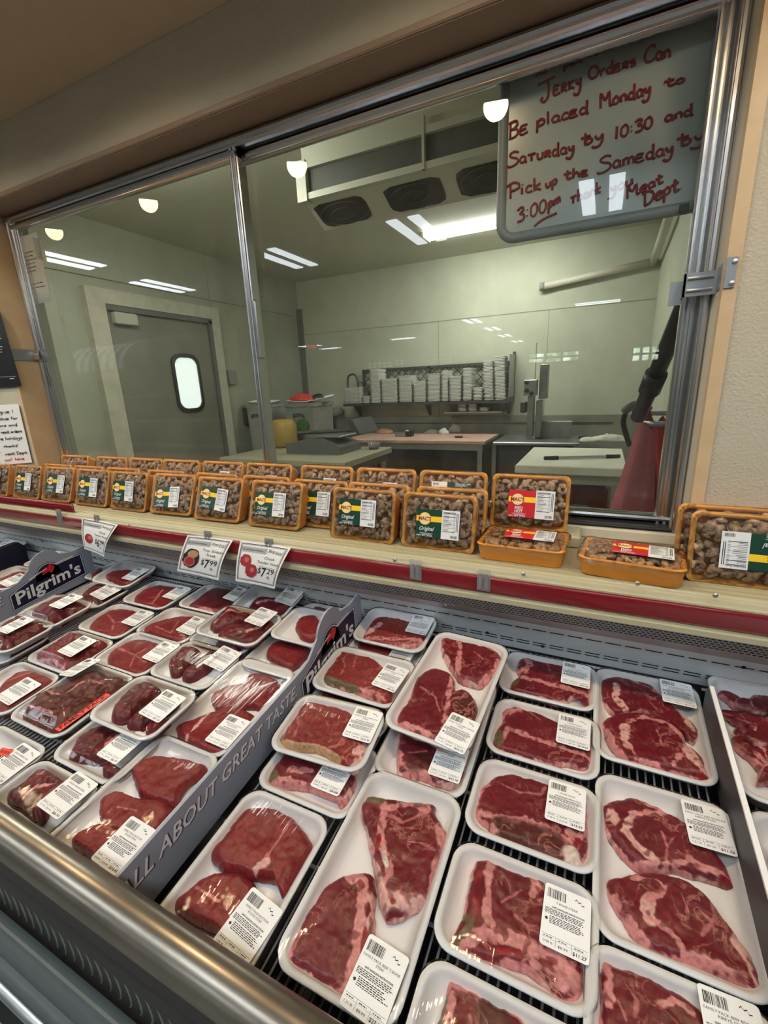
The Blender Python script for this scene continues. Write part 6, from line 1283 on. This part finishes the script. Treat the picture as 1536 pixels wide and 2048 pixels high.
# ================================================================ store side: lamps over the case, ceiling lights, windows, seen in the glass or added unseen for light
def downlight(x, y, label):
    r = empty('recessed_lamp', label, 'recessed lamp', T(x,y,SOFZ), 'recessed warm lamps over the meat case')
    ob('trim_ring', MB().lathe([(.086,.0),(.090,-.006),(.080,-.008),(.074,.0),(.074,.002)],32), conem, r, None, True)
    ob('reflector', MB().lathe([(.074,-.001),(.066,.020),(.050,.045),(.02,.055),(0,.056)],28), conem, r, None, True)
    ob('bulb', MB().lathe([(0,.006),(.022,.010),(.036,.022),(.038,.034),(.03,.046),(0,.050)],20), bulbm, r, None, True)
    l = bpy.data.lights.new('lamp_spot', 'SPOT'); l.energy = LAMP_W; l.color = (1,.74,.44); l.spot_size = math.radians(166); l.spot_blend = 1.0; l.shadow_soft_size = .04
    o = bpy.data.objects.new('lamp_spot', l); COL.objects.link(o); o.parent = r; o.location = (0,0,-.012)
def lampxy(px, py): d = ray(px,py); t = (SOFZ-CAMZ)/d.z; return d.x*t, 2*(YF+.03)-d.y*t
for x, lb in ((-2.75,'recessed lamp in the soffit beyond the window left end'),(lampxy(288,396)[0],'recessed lamp mirrored near the window top left'),(lampxy(584,318)[0],'recessed lamp mirrored beside the mullion top'),(lampxy(985,186)[0],'recessed lamp mirrored at the whiteboard corner'),(.42,'recessed lamp in the soffit above the right wall')): downlight(x, lampxy(584,320)[1], lb)
h_ = SOFZ
def troffer(x, y, along='Y', L_=1.2, W_=.6):
    r = empty('ceiling_troffer', 'two-tube ceiling light of the store, mirrored in the glass or added out of view', 'ceiling light', T(x,y,3.6), 'store ceiling lights mirrored in the window')
    w, l = (W_, L_) if along == 'Y' else (L_, W_)
    ob('housing', MB().b2((-w/2,-l/2,-.06),(w/2,l/2,-.001)), white, r)
    for s in (-1,1):
        if along == 'Y': ob('tube', MB().b2((s*.15-.075,-l/2+.03,-.075),(s*.15+.075,l/2-.03,-.061)), tubem, r)
        else: ob('tube', MB().b2((-w/2+.03,s*.15-.075,-.075),(w/2-.03,s*.15+.075,-.061)), tubem, r)
def refl(px, py, z=3.6):
    d = ray(px,py); t = (z-CAMZ)/d.z; return d.x*t, 2*(YF+.03)-d.y*t
for px, py in ((570,508),(835,450),(1205,378)): troffer(*refl(px,py), 'Y')
troffer(*refl(330,566), 'Y'); troffer(*refl(124,510), 'Y')
for k in range(5): troffer(*refl((945,985,1010,1035,1055)[k], (638,654,668,680,690)[k]), 'Y')
for x in (-7.6,-6.1,-4.6,-3.1,-1.6,-.1,1.4,2.9,4.4): troffer(x, -1.25, 'X')  # row added out of view, not mirrored, to brighten the case
for x, y in ((2.3,-4.1),(4.8,-4.1),(2.2,-7.5),(5,-7.5)): troffer(x, y, 'Y')  # more lights added right of the mirrored view to lift the store light
for px, py in ((805,674),(620,689),(660,694),(770,706),(795,707),(900,694),(1195,600)): troffer(*refl(px,py), 'X')
# store windows with daylight and greenery
glow = mat('daylight_pane', (.8,.9,.85), .5, emit=(.80,.95,.86), strength=3.0, var=None)
def leaf_mat():
    m = bpy.data.materials.new('sunlit_leaves'); m.use_nodes = True; nt = m.node_tree; b = nt.nodes['Principled BSDF']; tc = nt.nodes.new('ShaderNodeTexCoord'); n = nt.nodes.new('ShaderNodeTexNoise'); n.inputs['Scale'].default_value = 2.2; n.inputs['Detail'].default_value = 6
    r = nt.nodes.new('ShaderNodeValToRGB'); r.color_ramp.elements[0].color = (.05,.16,.06,1); r.color_ramp.elements[1].color = (.8,.95,.85,1); r.color_ramp.elements[0].position = .42; r.color_ramp.elements[1].position = .62
    nt.links.new(tc.outputs['Object'], n.inputs['Vector']); nt.links.new(n.outputs['Fac'], r.inputs[0]); nt.links.new(r.outputs[0], b.inputs['Emission Color']); b.inputs['Emission Strength'].default_value = 16.0; return m
leafm = leaf_mat(); wfm = mat('store_window_frame', lin((60,62,60)), .5)
def swin(n, px0, px1, py0, py1, nb, mm):
    YB_ = -23.98; Y2 = 2*(YF+.03)-YB_; a = onY(px0,py1,Y2); b = onY(px1,py0,Y2)
    r = empty('window_%d'%n, None, None, T((a.x+b.x)/2,YB_,a.z)); r['kind'] = 'structure'; I = r.matrix_world.inverted()
    ob('pane', MB().b2((a.x,YB_-.01,a.z),(b.x,YB_,b.z)), mm, r, I)
    m = MB()
    for k in range(nb+1): x = a.x+(b.x-a.x)*k/nb; m.b2((x-.06,YB_,a.z),(x+.06,YB_+.05,b.z))
    for z in (a.z,(a.z+b.z)/2,b.z): m.b2((a.x,YB_,z-.05),(b.x,YB_+.05,z+.05))
    ob('window_bars', m, wfm, r, I)
swin(2,1056,1160,700,728,3,leafm); swin(3,1262,1322,690,724,3,leafm); swin(4,735,785,722,738,5,glow); swin(5,865,905,714,728,5,glow); swin(6,790,808,717,732,2,glow)
# exit sign mirrored in the glass
d = ray(622,692); Y2 = 2*(YF+.03)+14.5; p = onY(622,694,Y2); r = empty('exit_sign', 'small red lit exit sign at the far end of the store', 'sign', T(p.x,-14.5,p.z)); I = None
ob('sign_box', MB().b2((-.25,-.05,-.12),(.25,0,.12)), white, r); t = MB(); put_text(t, 'EXIT', 0, -.07, .14, .40, 'C'); t.map(lambda u,v,w: (-u,.003,v)); ob('sign_letters', t, mat('exit_red', (.9,.05,.03), .5, emit=(1,.08,.04), strength=9), r)
# striped awning over a case across the aisle, mirrored at the left of the glass
aw = empty('striped_awning', 'grey and white striped awning across the aisle, mirrored in the left pane', 'awning', T(-5.6,-2.2,2.0)); AI = None
YA = -2.3; Y2 = 2*(YF+.03)-YA; a = onY(125,705,Y2); b = onY(245,705,Y2); topz = onY(200,690,Y2).z+.05; lowz = onY(190,742,Y2).z
aw.matrix_world = T((a.x+b.x)/2,YA,topz); I = aw.matrix_world.inverted(); n = 14; w = (b.x-a.x)/n
for k in range(n):
    m = MB(); x = a.x+w*k; pts = []
    for j in range(7): t = j/6; pts.append((YA-.5+.5*math.sin(t*math.pi/2), topz-(topz-lowz)*(1-math.cos(t*math.pi/2))))
    for y, z in pts: m.v += [(x,y,z),(x+w,y,z)]
    for j in range(6): m.f.append((2*j,2*j+1,2*j+3,2*j+2))
    ob('awning_stripe', m, mat('awning_white', (.9,.9,.89), .7) if k % 2 else mat('awning_grey', (.22,.23,.23), .7), aw, I)
r = empty('shelf_unit', 'tall store shelf unit under the striped awning across the aisle', 'shelf unit', T((a.x+b.x)/2,YA-.6,0)); I = r.matrix_world.inverted(); shm = mat('store_shelf', lin((120,118,112)), .6)
ob('back_board', MB().b2((a.x,YA-.9,0),(b.x+1.5,YA-.86,topz+.1)), shm, r, I)
for z in (.3,.7,1.1,1.5): ob('shelf', MB().b2((a.x,YA-.86,z),(b.x+1.5,YA-.4,z+.03)), mat('shelf_light', lin((170,168,160)), .6), r, I)
